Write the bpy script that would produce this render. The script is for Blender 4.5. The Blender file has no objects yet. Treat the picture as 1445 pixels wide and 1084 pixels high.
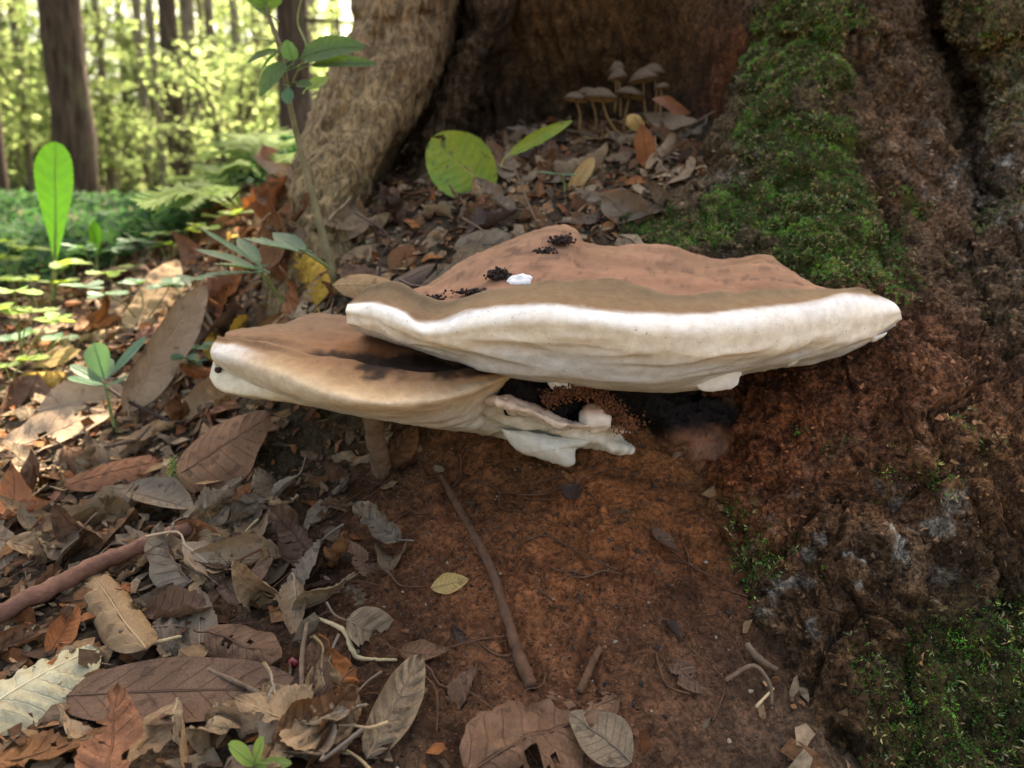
import bpy, math, random
import numpy as np
from mathutils import Vector, Matrix
R = math.radians
random.seed(7)
rng = np.random.default_rng(11)
sc = bpy.context.scene
col = sc.collection

# ------------------------------------------------------------------ camera, sky, sun, exposure
CAM = np.array([0.0, 0.0, 0.36])
PITCH, FPX = R(12.0), 1134.0
cd = bpy.data.cameras.new('camera'); cam = bpy.data.objects.new('camera', cd); col.objects.link(cam)
cam.location = CAM; cam.rotation_euler = (R(90) - PITCH, 0, 0)
cd.sensor_width = 36; cd.lens = 36 * FPX / 1445
cd.clip_start = 0.01; cd.clip_end = 500
cd.dof.use_dof = True; cd.dof.focus_distance = 0.585; cd.dof.aperture_fstop = 6.6
sc.camera = cam
SUN_EL, SUN_AZ = R(50), R(10)          # azimuth measured from +y (behind the tree) towards +x
sd = Vector((math.sin(SUN_AZ) * math.cos(SUN_EL), math.cos(SUN_AZ) * math.cos(SUN_EL), math.sin(SUN_EL)))
w = bpy.data.worlds.new('World'); sc.world = w; w.use_nodes = True
wn = w.node_tree.nodes; bg = wn['Background']
sky = wn.new('ShaderNodeTexSky'); sky.sky_type = 'NISHITA'; sky.sun_disc = False
sky.sun_elevation = SUN_EL; sky.sun_rotation = SUN_AZ
sky.dust_density = 6.0; sky.air_density = 1.0; sky.ozone_density = 0.3
w.node_tree.links.new(sky.outputs[0], bg.inputs[0]); bg.inputs[1].default_value = 0.10
sl = bpy.data.lights.new('sun', 'SUN'); sl.energy = 5.0; sl.angle = R(0.53); sl.color = (1.0, 0.93, 0.82)
so = bpy.data.objects.new('sun', sl); col.objects.link(so)
so.rotation_euler = sd.to_track_quat('Z', 'Y').to_euler()
vs = sc.view_settings
vs.view_transform = 'Standard'; vs.look = 'None'; vs.exposure = 2.75; vs.use_white_balance = True; vs.white_balance_temperature = 7650; vs.white_balance_tint = 10; vs.gamma = 1.0; vs.use_curve_mapping = False
sc.cycles.max_bounces = 8; sc.cycles.diffuse_bounces = 4; sc.cycles.transmission_bounces = 4
sc.cycles.transparent_max_bounces = 6; sc.cycles.caustics_reflective = False; sc.cycles.caustics_refractive = False
sc.cycles.use_denoising = True

# ------------------------------------------------------------------ helpers
FWD = np.array([0, math.cos(PITCH), -math.sin(PITCH)]); UPV = np.array([0, math.sin(PITCH), math.cos(PITCH)]); RGT = np.array([1.0, 0, 0])
def P(px, py, d):
    """a point of the place, measured off the photograph: pixel and depth in metres"""
    return CAM + d * (FWD + (px - 722.5) / FPX * RGT - (py - 542.0) / FPX * UPV)
def PA(lst): return np.array([P(*t) for t in lst])

def hash3(i, j, k, s):
    n = (i * 374761393 + j * 668265263 + k * 1274126177 + s * 974711) & 0xffffffff
    n = ((n ^ (n >> 13)) * 1103515245) & 0xffffffff
    n = ((n ^ (n >> 16)) * 2246822519) & 0xffffffff
    return ((n ^ (n >> 15)) & 0xffff) / 32767.5 - 1.0
def vnoise(p, s=0):
    p = np.asarray(p, float); f = np.floor(p); i = f.astype(np.int64); t = p - f
    t = t * t * t * (t * (t * 6 - 15) + 10)
    out = 0
    for a in (0, 1):
        for b in (0, 1):
            for c in (0, 1):
                wgt = (t[..., 0] if a else 1 - t[..., 0]) * (t[..., 1] if b else 1 - t[..., 1]) * (t[..., 2] if c else 1 - t[..., 2])
                out = out + wgt * hash3(i[..., 0] + a, i[..., 1] + b, i[..., 2] + c, s)
    return out
def fbm(p, scale, octv=4, s=0, gain=.5):
    p = np.asarray(p, float) * scale; a = 1.0; out = 0; tot = 0
    for o in range(octv):
        out = out + a * vnoise(p + 17.3 * o, s + o); tot += a; a *= gain; p = p * 2.03
    return out / tot
def ridged(p, scale, octv=3, s=0):
    p = np.asarray(p, float) * scale; a = 1.0; out = 0; tot = 0
    for o in range(octv):
        out = out + a * (1 - 2 * np.abs(vnoise(p + 9.1 * o, s + o))); tot += a; a *= .5; p = p * 2.1
    return out / tot
def sstep(a, b, x): t = np.clip((x - a) / (b - a), 0, 1); return t * t * (3 - 2 * t)

def mesh_np(name, V, F, uv=None, colr=None, smooth=True, nrm=None):
    """V n x 3, F list of arrays (m x 3 or m x 4)"""
    V = np.ascontiguousarray(V, np.float32)
    if not isinstance(F, (list, tuple)): F = [F]
    F = [np.asarray(f, np.int32) for f in F if len(f)]
    me = bpy.data.meshes.new(name)
    me.vertices.add(len(V)); me.vertices.foreach_set('co', V.ravel())
    loops = np.concatenate([f.ravel() for f in F]); sizes = np.concatenate([np.full(len(f), f.shape[1], np.int32) for f in F])
    me.loops.add(len(loops)); me.loops.foreach_set('vertex_index', loops)
    me.polygons.add(len(sizes)); me.polygons.foreach_set('loop_start', np.concatenate([[0], np.cumsum(sizes)[:-1]]).astype(np.int32))
    me.update(calc_edges=True)
    me.polygons.foreach_set('use_smooth', np.full(len(sizes), bool(smooth)))
    if uv is not None:
        l = me.uv_layers.new(name='UVMap'); l.data.foreach_set('uv', np.asarray(uv, np.float32)[loops].ravel())
    if colr is not None:
        c = np.ones((len(V), 4), np.float32); c[:, :3] = np.clip(colr, 0, 1)
        a = me.color_attributes.new('Col', 'FLOAT_COLOR', 'POINT'); a.data.foreach_set('color', c.ravel())
    if nrm is not None:
        me.normals_split_custom_set_from_vertices(nrm.tolist())
    return me
def link(name, data, mat=None, parent=None, label=None, cat=None, group=None, kind=None):
    o = bpy.data.objects.new(name, data); col.objects.link(o)
    if mat is not None and data is not None and len(data.materials) == 0: data.materials.append(mat)
    if parent is not None: o.parent = parent
    if label: o['label'] = label
    if cat: o['category'] = cat
    if group: o['group'] = group
    if kind: o['kind'] = kind
    return o
def empty(name, loc, label, cat, group=None):
    o = link(name, None, label=label, cat=cat, group=group); o.location = loc; o.empty_display_size = .02
    return o
def local(V, root): return np.asarray(V) - np.array(root.location)
def grid_faces(n, m, wrap=False):
    i = np.arange(n - 1)[:, None]; mm = m if wrap else m - 1; j = np.arange(mm)[None, :]; j2 = (j + 1) % m
    return np.stack([i * m + j, i * m + j2, (i + 1) * m + j2, (i + 1) * m + j], -1).reshape(-1, 4)
def grid_normals(G):
    du = np.gradient(G, axis=0); dv = np.gradient(G, axis=1); n = np.cross(du, dv)
    return n / (np.linalg.norm(n, axis=-1, keepdims=True) + 1e-12)
def catmull(C, n):
    """C k x 3 (or more dims) -> n samples, uniform in the control index"""
    C = np.asarray(C, float); k = len(C)
    E = np.concatenate([[2 * C[0] - C[1]], C, [2 * C[-1] - C[-2]]])
    t = np.linspace(0, k - 1, n); i = np.minimum(t.astype(int), k - 2); f = (t - i).reshape(-1, *([1] * (C.ndim - 1)))
    a, b, c, d = E[i], E[i + 1], E[i + 2], E[i + 3]
    return .5 * (2 * b + (c - a) * f + (2 * a - 5 * b + 4 * c - d) * f ** 2 + (3 * b - a - 3 * c + d) * f ** 3)
def tube(C, r, sides=7, n=None, cap=True, rough=0, seed=0):
    """swept tube through the points C with radii r -> V, F"""
    C = np.asarray(C, float); k = len(C); n = n or max(2, (k - 1) * 5 + 1)
    S = catmull(C, n) if k > 2 else C[0] + np.linspace(0, 1, n)[:, None] * (C[-1] - C[0])
    r = np.interp(np.linspace(0, 1, n), np.linspace(0, 1, len(np.atleast_1d(r))), np.atleast_1d(r))
    T = np.gradient(S, axis=0); T /= np.linalg.norm(T, axis=1, keepdims=True) + 1e-12
    ref = np.array([0.31, 0.52, 0.79]) if abs(T[0] @ np.array([0.31, 0.52, 0.79])) < .9 else np.array([1., 0, 0])
    A = np.cross(T, ref); A /= np.linalg.norm(A, axis=1, keepdims=True); B = np.cross(T, A)
    th = np.arange(sides) * 2 * math.pi / sides
    V = S[:, None] + r[:, None, None] * (np.cos(th)[None, :, None] * A[:, None] + np.sin(th)[None, :, None] * B[:, None])
    if rough:
        V = V + rough * r[:, None, None] * vnoise(V * (1.2 / max(r.max(), 1e-4)), seed)[..., None] * (V - S[:, None]) / (r[:, None, None] + 1e-9)
    F = [grid_faces(n, sides, True)]; V = V.reshape(-1, 3)
    if cap:
        V = np.concatenate([V, S[:1], S[-1:]]); c0, c1 = n * sides, n * sides + 1; j = np.arange(sides); j2 = (j + 1) % sides
        F.append(np.stack([np.full(sides, c0), j2, j], -1)); F.append(np.stack([np.full(sides, c1), (n - 1) * sides + j, (n - 1) * sides + j2], -1))
    return V, F
def join(parts):
    """list of (V, [F..]) -> V, [tris, quads]"""
    Vs, T, Q, o = [], [], [], 0
    for V, F in parts:
        for f in (F if isinstance(F, (list, tuple)) else [F]):
            f = np.asarray(f)
            (T if f.shape[1] == 3 else Q).append(f + o)
        Vs.append(V); o += len(V)
    return np.concatenate(Vs), [np.concatenate(x) for x in (T, Q) if x]
def tps(X, v, lam=1e-4):
    X = np.asarray(X, float); v = np.asarray(v, float); n = len(X)
    def U(r2): return .5 * r2 * np.log(r2 + 1e-12)
    K = U(((X[:, None] - X[None]) ** 2).sum(-1)) + lam * np.eye(n)
    Pm = np.concatenate([np.ones((n, 1)), X], 1); A = np.block([[K, Pm], [Pm.T, np.zeros((3, 3))]])
    cf = np.linalg.solve(A, np.concatenate([v, np.zeros(3)]))
    def ev(Y):
        sh = Y.shape[:-1]; Y = Y.reshape(-1, 2); out = np.empty(len(Y))
        for s in range(0, len(Y), 50000):
            y = Y[s:s + 50000]; r2 = ((y[:, None] - X[None]) ** 2).sum(-1)
            out[s:s + 50000] = U(r2) @ cf[:n] + cf[n] + y @ cf[n + 1:]
        return out.reshape(sh)
    return ev
def blobs(p, spec, jit=.03, scale=14, seed=3, k=1.0):
    """blend of surface colours by patches in the place: spec = [(point, radius, colour)]"""
    q = p + jit * np.stack([fbm(p, scale, 4, seed + i * 7) for i in range(3)], -1)
    num = np.zeros(p.shape); den = np.full(p.shape[:-1], 1e-9)
    for c, r, cl in spec:
        wgt = np.exp(-((q - c) ** 2).sum(-1) / (r * r) * k)
        num += wgt[..., None] * np.array(cl); den += wgt
    return num / den[..., None]

# ------------------------------------------------------------------ materials
class NT:
    def __init__(s, name, rough=.85, spec=.2):
        s.m = bpy.data.materials.new(name); s.m.use_nodes = True; s.t = s.m.node_tree; s.n = s.t.nodes
        s.b = s.n['Principled BSDF']; s.out = s.n['Material Output']
        s.b.inputs['Roughness'].default_value = rough; s.b.inputs['Specular IOR Level'].default_value = spec
    def new(s, typ, **kw):
        nd = s.n.new(typ)
        for k, v in kw.items():
            if k.startswith('i_'):
                key = k[2:]; key = int(key) if key.isdigit() else key.replace('_', ' ')
                if hasattr(v, 'is_output'): s.t.links.new(v, nd.inputs[key])
                else: nd.inputs[key].default_value = v
            else: setattr(nd, k, v)
        return nd
    def l(s, a, b): s.t.links.new(a, b)
    def noise(s, scale, vec=None, detail=5, rough=.6, dist=0):
        nd = s.new('ShaderNodeTexNoise'); nd.inputs['Scale'].default_value = scale; nd.inputs['Detail'].default_value = detail
        nd.inputs['Roughness'].default_value = rough; nd.inputs['Distortion'].default_value = dist
        if vec is not None: s.l(vec, nd.inputs['Vector'])
        return nd.outputs[0]
    def math(s, op, a, b=None, c=None, clamp=False):
        nd = s.new('ShaderNodeMath', operation=op); nd.use_clamp = clamp
        for i, x in enumerate((a, b, c)):
            if x is None: continue
            if hasattr(x, 'is_output'): s.l(x, nd.inputs[i])
            else: nd.inputs[i].default_value = x
        return nd.outputs[0]
    def mr(s, x, a, b, c=0., d=1.):
        nd = s.new('ShaderNodeMapRange'); s.l(x, nd.inputs[0])
        for i, v in enumerate((a, b, c, d)): nd.inputs[i + 1].default_value = v
        return nd.outputs[0]
    def mix(s, f, a, b, typ='MIX'):
        nd = s.new('ShaderNodeMix', data_type='RGBA', blend_type=typ)
        for i, x in ((0, f), (6, a), (7, b)):
            if hasattr(x, 'is_output'): s.l(x, nd.inputs[i])
            else: nd.inputs[i].default_value = x if i == 0 else (*x[:3], 1)
        return nd.outputs[2]
    def bump(s, h, strength, dist, prev=None):
        nd = s.new('ShaderNodeBump'); nd.inputs['Strength'].default_value = strength; nd.inputs['Distance'].default_value = dist
        s.l(h, nd.inputs['Height'])
        if prev is not None: s.l(prev, nd.inputs['Normal'])
        return nd.outputs[0]
    def translucent(s, color, f):
        tr = s.new('ShaderNodeBsdfTranslucent')
        if hasattr(color, 'is_output'): s.l(color, tr.inputs[0])
        else: tr.inputs[0].default_value = (*color, 1)
        mx = s.new('ShaderNodeMixShader'); mx.inputs[0].default_value = f
        s.l(s.b.outputs[0], mx.inputs[1]); s.l(tr.outputs[0], mx.inputs[2]); s.l(mx.outputs[0], s.out.inputs[0])
        return tr
    def attr(s): return s.new('ShaderNodeVertexColor', layer_name='Col').outputs[0]
    def pos(s): return s.new('ShaderNodeNewGeometry').outputs['Position']
    def obj(s): return s.new('ShaderNodeTexCoord').outputs['Object']

def earth_material(name, crack=.5, crumbs=1.0, rough=.9, fiber=False, wood=False, con=1.0):
    """soil and bark: painted patch colours with grain, cracks and crumbs, plus painted crevice shade"""
    m = NT(name, rough, .12); p = m.pos(); c = m.attr()
    vec = p
    if fiber:
        mp = m.new('ShaderNodeMapping'); mp.inputs['Scale'].default_value = (1, 1, .28 if wood else .5); mp.inputs['Rotation'].default_value = (0, R(-22 if wood else 18), 0); m.l(p, mp.inputs[0]); vec = mp.outputs[0]
    n1 = m.noise(55, vec, 8, .62, .4); n2 = m.noise(110 if wood else 240, vec if wood else p, 8, .68); n3 = m.noise(900, p, 3, .6)
    cr = m.mr(m.noise(95, vec, 5, .6, .8), .47, .505)
    cr2 = m.mr(m.noise(95, vec, 5, .6, .8), .505, .54, 1, 0); crk = m.math('MULTIPLY', cr, cr2)
    cc = m.mix(m.mr(n1, .32, .7), m.mix(1., c, tuple(1 - con * (1 - q_) for q_ in (.34, .33, .33)), 'MULTIPLY'), m.mix(1., c, tuple(1 + con * q_ for q_ in (.7, .6, .5)), 'MULTIPLY'))
    cc = m.mix(m.mr(n2, .38, .62), m.mix(1., cc, tuple(1 - con * (1 - q_) for q_ in (.34, .33, .33)), 'MULTIPLY'), m.mix(1., cc, tuple(1 + con * q_ for q_ in (.55, .52, .48)), 'MULTIPLY'))  # low grain darkened and high grain lightened, painting shade between the crumbs
    cc = m.mix(m.math('MULTIPLY', crk, crack), cc, (.012, .009, .007))
    sp = m.mr(m.noise(420, p, 2, .5), .71, .75); cc = m.mix(m.math('MULTIPLY', sp, .5), cc, (.45, .4, .33))
    m.l(cc, m.b.inputs['Base Color'])
    h = m.math('ADD', m.math('ADD', m.math('MULTIPLY', n1, 1.0), m.math('MULTIPLY', n2, .5)), m.math('MULTIPLY', n3, .16))
    h = m.math('SUBTRACT', h, m.math('MULTIPLY', crk, .3 * crack))
    m.l(m.bump(h, 1.0, .011 * crumbs), m.b.inputs['Normal'])
    return m.m
M = {}
M['soil'] = earth_material('soil_surface', .35, .7, con=.6)
M['wood'] = earth_material('weathered_root_wood', .6, .55, .8, True, True, con=.5)
M['wall'] = earth_material('buttress_bark', .6, 1.1, .85)
M['bark'] = earth_material('bark_surface', .45, 1.15, .88, True)

def fungus_material():
    m = NT('fungus_flesh', .8, .18); c = m.attr(); p = m.pos()
    n = m.noise(120, p, 6, .62); n2 = m.noise(600, p, 4, .6); n3 = m.noise(28, p, 5, .55, .6)
    cc = m.mix(m.mr(n, .3, .72), m.mix(1., c, (.82, .79, .76), 'MULTIPLY'), m.mix(1., c, (1.1, 1.09, 1.07), 'MULTIPLY'))
    cc = m.mix(m.mr(n3, .35, .7, .4, 0), cc, m.mix(1., cc, (.72, .66, .58), 'MULTIPLY'))
    sp = m.mr(m.noise(330, p, 2, .5), .725, .745); cc = m.mix(m.math('MULTIPLY', sp, .75), cc, (.09, .05, .035))
    st = m.mr(m.noise(14, p, 6, .65, 1.2), .52, .72, 0, .35); cc = m.mix(st, cc, m.mix(1., cc, (.78, .66, .5), 'MULTIPLY'))
    m.l(cc, m.b.inputs['Base Color'])
    h = m.math('ADD', n, m.math('MULTIPLY', n2, .35))
    m.l(m.bump(h, .5, .0014), m.b.inputs['Normal'])
    m.b.inputs['Subsurface Weight'].default_value = .08; m.b.inputs['Subsurface Radius'].default_value = (.004, .003, .002); m.b.inputs['Subsurface Scale'].default_value = 1.
    return m.m
M['fungus'] = fungus_material()
def simple(name, c1, c2, scale=80, rough=.85, bump=.001, spec=.2, detail=5):
    m = NT(name, rough, spec); p = m.obj(); n = m.noise(scale, p, detail, .6)
    m.l(m.mix(m.mr(n, .3, .7), c1, c2), m.b.inputs['Base Color'])
    m.l(m.bump(m.noise(scale * 3, p, 4), .8, bump), m.b.inputs['Normal'])
    return m
M['crumb'] = simple('dirt_crumb', (.012, .008, .008), (.05, .03, .025), 200, .8).m
M['white'] = simple('white_flesh', (.7, .69, .66), (.86, .85, .82), 200).m
M['spore'] = simple('rust_spore_crust', (.09, .035, .016), (.2, .08, .038), 160).m
M['vcol'] = (lambda m: (m.l(m.attr(), m.b.inputs['Base Color']), m.m)[1])(NT('tinted_surface', .7, .25))

def leaf_material(name, base, dark, light, vein, nv=9, trans=.12, tcol=None, rough=.75, spots=.5, veindark=False, spotcol=None, spec=.25, edge=0.0):
    m = NT(name, rough, spec)
    uv = m.new('ShaderNodeTexCoord').outputs['UV']; sx = m.new('ShaderNodeSeparateXYZ'); m.l(uv, sx.inputs[0])
    u = sx.outputs[0]; v = m.math('ABSOLUTE', m.math('MULTIPLY_ADD', sx.outputs[1], 2., -1.))
    oi = m.new('ShaderNodeObjectInfo').outputs['Random']; p = m.obj()
    off = m.new('ShaderNodeVectorMath', operation='ADD'); m.l(p, off.inputs[0])
    cx = m.new('ShaderNodeCombineXYZ'); m.l(m.math('MULTIPLY', oi, 7.), cx.inputs[0]); m.l(m.math('MULTIPLY', oi, 3.), cx.inputs[1]); m.l(cx.outputs[0], off.inputs[1])
    q = off.outputs[0]
    n1 = m.noise(38, q, 6, .62, .5); n2 = m.noise(190, q, 5, .6)
    cc = m.mix(m.mr(n1, .33, .68), dark, light); cc = m.mix(.45, cc, base)
    cc = m.mix(m.mr(n2, .3, .7, .0, .5), cc, m.mix(1., cc, (.62, .58, .55), 'MULTIPLY'))
    if spots:
        sp = m.mr(m.noise(75, q, 3, .5), .60, .65); cc = m.mix(m.math('MULTIPLY', sp, spots), cc, spotcol or tuple(x * .3 for x in dark))
    mid = m.mr(v, .015, .05, 1, 0)
    sv = m.math('PINGPONG', m.math('SUBTRACT', m.math('MULTIPLY', u, float(nv)), m.math('MULTIPLY', v, 1.5)), .5)
    side = m.math('MULTIPLY', m.mr(sv, .015, .06, 1, 0), m.mr(v, .98, .8, 0, 1))
    net = m.new('ShaderNodeTexVoronoi', feature='DISTANCE_TO_EDGE'); net.inputs['Scale'].default_value = 330.; m.l(q, net.inputs['Vector'])
    netm = m.mr(net.outputs['Distance'], .02, .08, 1, 0)
    vm = m.math('MAXIMUM', m.math('MULTIPLY', side, .7), mid); vm = m.math('MAXIMUM', vm, m.math('MULTIPLY', netm, .18))
    cc = m.mix(m.math('MULTIPLY', vm, .75), cc, vein)
    hv = m.new('ShaderNodeHueSaturation'); m.l(cc, hv.inputs['Color']); m.l(m.mr(oi, 0, 1, .75, 1.2), hv.inputs['Value']); m.l(m.mr(m.math('FRACT', m.math('MULTIPLY', oi, 13.7)), 0, 1, .8, 1.08), hv.inputs['Saturation'])
    m.l(hv.outputs[0], m.b.inputs['Base Color'])
    h = m.math('ADD', m.math('MULTIPLY', vm, .9), m.math('ADD', n1, m.math('MULTIPLY', n2, .35)))
    m.l(m.bump(h, .9, .0016), m.b.inputs['Normal'])
    if trans:
        if tcol is None: m.translucent(hv.outputs[0], trans)
        else: m.translucent(m.mix(1., hv.outputs[0], tcol, 'MULTIPLY') if max(tcol) > 1 else tcol, trans)
    return m.m
DRY = {
 'tan':    leaf_material('dry_leaf_tan', (.36, .23, .12), (.24, .14, .07), (.47, .33, .19), (.5, .36, .2)),
 'brown':  leaf_material('dry_leaf_brown', (.18, .085, .036), (.10, .045, .02), (.26, .135, .065), (.12, .055, .025), veindark=True),
 'grey':   leaf_material('dry_leaf_grey', (.24, .17, .098), (.14, .092, .05), (.33, .25, .16), (.18, .13, .09), spots=.6),
 'dark':   leaf_material('dry_leaf_dark', (.07, .035, .018), (.035, .018, .01), (.11, .058, .032), (.11, .06, .045), spec=.4, rough=.55),
 'russet': leaf_material('dry_leaf_russet', (.32, .12, .045), (.2, .065, .025), (.42, .18, .07), (.2, .08, .03), trans=.2),
 'yellow': leaf_material('dry_leaf_yellow', (.55, .34, .06), (.4, .2, .04), (.65, .46, .12), (.4, .24, .06), trans=.25),
 'pale':   leaf_material('dry_leaf_pale', (.38, .35, .22), (.3, .26, .15), (.46, .44, .3), (.56, .5, .33), nv=8, spots=.3, spotcol=(.25, .13, .05)),
}
GRN = {
 'leaf':   leaf_material('green_leaf', (.07, .15, .035), (.05, .115, .028), (.1, .19, .05), (.14, .24, .07), nv=8, trans=.38, tcol=(.22, .42, .04), spots=0, rough=.45, spec=.4),
 'dandelion': leaf_material('dandelion_leaf_green', (.1, .26, .02), (.08, .21, .015), (.13, .3, .03), (.25, .4, .1), nv=13, trans=.22, tcol=(.10, .34, .012), spots=0, rough=.5),
 'blue':   leaf_material('blue_green_leaf', (.09, .2, .1), (.07, .16, .08), (.12, .25, .13), (.16, .28, .16), nv=7, trans=.3, tcol=(.2, .42, .1), spots=0, rough=.5, spec=.4),
 'lime':   leaf_material('lime_leaf', (.2, .33, .06), (.15, .27, .04), (.26, .38, .1), (.3, .42, .14), nv=8, trans=.45, tcol=(.45, .6, .08), spots=0, rough=.5),
}
def spotted_material():
    m = leaf_material('spotted_yellow_green_leaf', (.2, .32, .05), (.13, .27, .06), (.36, .38, .05), (.42, .45, .14), nv=8, trans=.15, tcol=(.3, .45, .05), spots=.8, spotcol=(.04, .07, .04), rough=.55)
    return m
GRN['spotted'] = spotted_material()
def forest_leaf_material(name, c1, c2, t1, t2, tr=.55):
    m = NT(name, .8, .08); gi = m.new('ShaderNodeNewGeometry').outputs['Random Per Island']
    m.l(m.mix(gi, c1, c2), m.b.inputs['Base Color']); m.translucent(m.mix(gi, t1, t2), tr)
    return m.m
M['forest_leaf'] = forest_leaf_material('forest_leaf', (.08, .13, .045), (.13, .18, .07), (.24, .36, .11), (.46, .53, .22))
M['moss'] = (lambda m: (m.l(m.attr(), m.b.inputs['Base Color']), m.translucent(m.attr(), .25), m.m)[2])(NT('moss_shoot', .6, .25))
M['sapstem'] = simple('sapling_bark', (.09, .085, .035), (.2, .16, .085), 70, .7).m
M['root'] = simple('root_bark', (.06, .03, .017), (.13, .066, .036), 120, .85, .0015).m
M['stem'] = simple('green_stem', (.1, .13, .035), (.2, .22, .08), 150, .6).m
M['twig'] = simple('twig_bark', (.1, .065, .04), (.19, .13, .085), 120, .85, .002).m
M['redtwig'] = simple('reddish_stick_bark', (.1, .045, .03), (.2, .1, .065), 90, .7, .0015).m
M['straw'] = simple('pale_straw', (.33, .25, .13), (.48, .38, .22), 120, .7).m
M['capm'] = simple('grey_brown_cap', (.04, .026, .014), (.085, .056, .03), 160, .6, .0006).m
M['stipe'] = simple('ochre_stipe', (.11, .065, .022), (.19, .11, .04), 200, .6, .0004).m
M['gill'] = simple('pale_gills', (.3, .24, .14), (.4, .33, .2), 300, .8, .0004).m
def trunk_material():
    m = NT('forest_trunk_bark', .9, .1); p = m.obj()
    mp = m.new('ShaderNodeMapping'); mp.inputs['Scale'].default_value = (1, 1, .2); m.l(p, mp.inputs[0])
    n = m.noise(22, mp.outputs[0], 7, .65); c = m.mix(m.mr(n, .35, .7), (.028, .02, .016), (.12, .09, .07))
    c = m.mix(m.mr(m.noise(3, p, 4), .55, .7), c, (.1, .11, .06)); m.l(c, m.b.inputs['Base Color'])
    m.l(m.bump(n, 1., .03), m.b.inputs['Normal']); return m.m
M['trunk'] = trunk_material()
M['paletrunk'] = simple('pale_forest_trunk_bark', (.1, .085, .065), (.26, .23, .18), 6, .9, .02, .1).m

# ------------------------------------------------------------------ ground
gp = [(-0, 1084, .47), (300, 1084, .47), (722, 1084, .47), (1000, 1084, .505), (0, 900, .60), (300, 900, .58), (722, 900, .55), (950, 900, .56),
      (0, 750, .76), (250, 750, .71), (500, 750, .665), (722, 750, .63), (900, 750, .635), (0, 620, .95), (250, 620, .88), (480, 640, .77), (640, 660, .715), (800, 670, .69), (930, 680, .69),
      (0, 540, 1.1), (200, 520, 1.05), (330, 520, .97), (0, 460, 1.38), (150, 430, 1.35), (300, 380, 1.3), (380, 330, 1.35), (400, 440, 1.0), (470, 405, .93), (560, 370, .93), (650, 345, .92), (760, 335, .9), (860, 350, .87), (950, 380, .86),
      (600, 275, 1.1), (750, 260, 1.08), (850, 210, 1.18), (940, 190, 1.15), (920, 280, .97), (480, 300, 1.15), (330, 290, 1.6), (390, 240, 1.75), (230, 330, 1.9), (60, 360, 2.1), (-150, 400, 1.7), (-250, 560, 1.1), (-250, 800, .75), (-300, 1200, .45)]
gpt = PA(gp)
extra = np.array([[-.3, 3, .33], [-1, 3, .3], [-2, 3, .28], [-1.2, 2.2, .25], [-2.2, 1.2, .2], [-2, .3, -.03], [-1, -.6, -.1], [0, -.6, -.15], [1, -.6, -.15], [.6, .3, -.02], [1.2, 1, .1], [.9, 2, .3], [.4, 1.5, .5], [.35, 1.0, .37], [.3, .8, .25], [.0, .1, -.05], [1.5, 3, .3], [-.05, .76, .21], [.12, .74, .22], [.3, .6, .05]])
gall = np.concatenate([gpt, extra]); gfun = tps(gall[:, :2], gall[:, 2], 2e-4)
def axis_grid(parts):
    out = [np.array([parts[0][0]])]
    for a, b, n in parts: out.append(np.linspace(a, b, n + 1)[1:])
    return np.concatenate(out)
gx = axis_grid([(-120, -20, 10), (-20, -3, 20), (-3, -1.1, 45), (-1.1, -.26, 190), (-.26, .2, 270), (.2, .45, 40), (.45, 1.2, 30), (1.2, 20, 20), (20, 120, 10)])
gy = axis_grid([(-120, -20, 8), (-20, -1, 16), (-1, .3, 30), (.3, .44, 40), (.44, .80, 210), (.80, 1.4, 140), (1.4, 2.6, 110), (2.6, 8, 70), (8, 30, 25), (30, 160, 12)])
GX, GY = np.meshgrid(gx, gy, indexing='ij'); XY = np.stack([GX, GY], -1)
near = np.clip(XY, [-2.3, -.7], [1.6, 3.0]); GZ = gfun(near)
rad = np.hypot(GX - 0, GY - 1); wfar = sstep(1.7, 4.0, rad)
farz = .30 + .012 * np.clip(GY, 0, 60) + .12 * fbm(np.stack([GX, GY, GX * 0], -1), .12, 3, 5)
farz = np.where(GY < 0, -.2 + .0 * GX + .5 * sstep(-6, 2, GY) * 1.0 - .05 * np.clip(-GY, 0, 6), farz)
GZ = GZ * (1 - wfar) + farz * wfar
p3 = np.stack([GX, GY, GX * 0], -1)
fine = 1 - sstep(2.0, 3.5, rad)
# the red crumbly soil under the brackets
SOILC = P(760, 820, .6)
soilw = np.exp(-(((p3 - SOILC) * np.array([1, 1, 0])) ** 2).sum(-1) / .22 ** 2)
GZ += fine * (.010 * fbm(p3, 9, 4, 21) + .006 * fbm(p3, 45, 4, 22, .6) + .0035 * ridged(p3, 60, 3, 23))
clod = sstep(-.02, .12, fbm(p3, 30, 4, 30)) * .005 + .0022 * np.abs(fbm(p3, 110, 3, 31)) + .0012 * sstep(.0, .1, fbm(p3, 160, 2, 32)) - .004 * np.exp(-(vnoise(p3 * 34 + 2.5 * vnoise(p3 * 70, 8)[..., None], 33) / .05) ** 2) * sstep(-.1, .3, fbm(p3, 9, 2, 34))
GZ += fine * soilw * clod
GP = np.stack([GX, GY, GZ], -1)
HUM, RUST, RUSTD, GREENFL, LIT = (.07, .043, .028), (.28, .096, .033), (.12, .05, .026), (.05, .075, .03), (.13, .09, .055)
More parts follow.
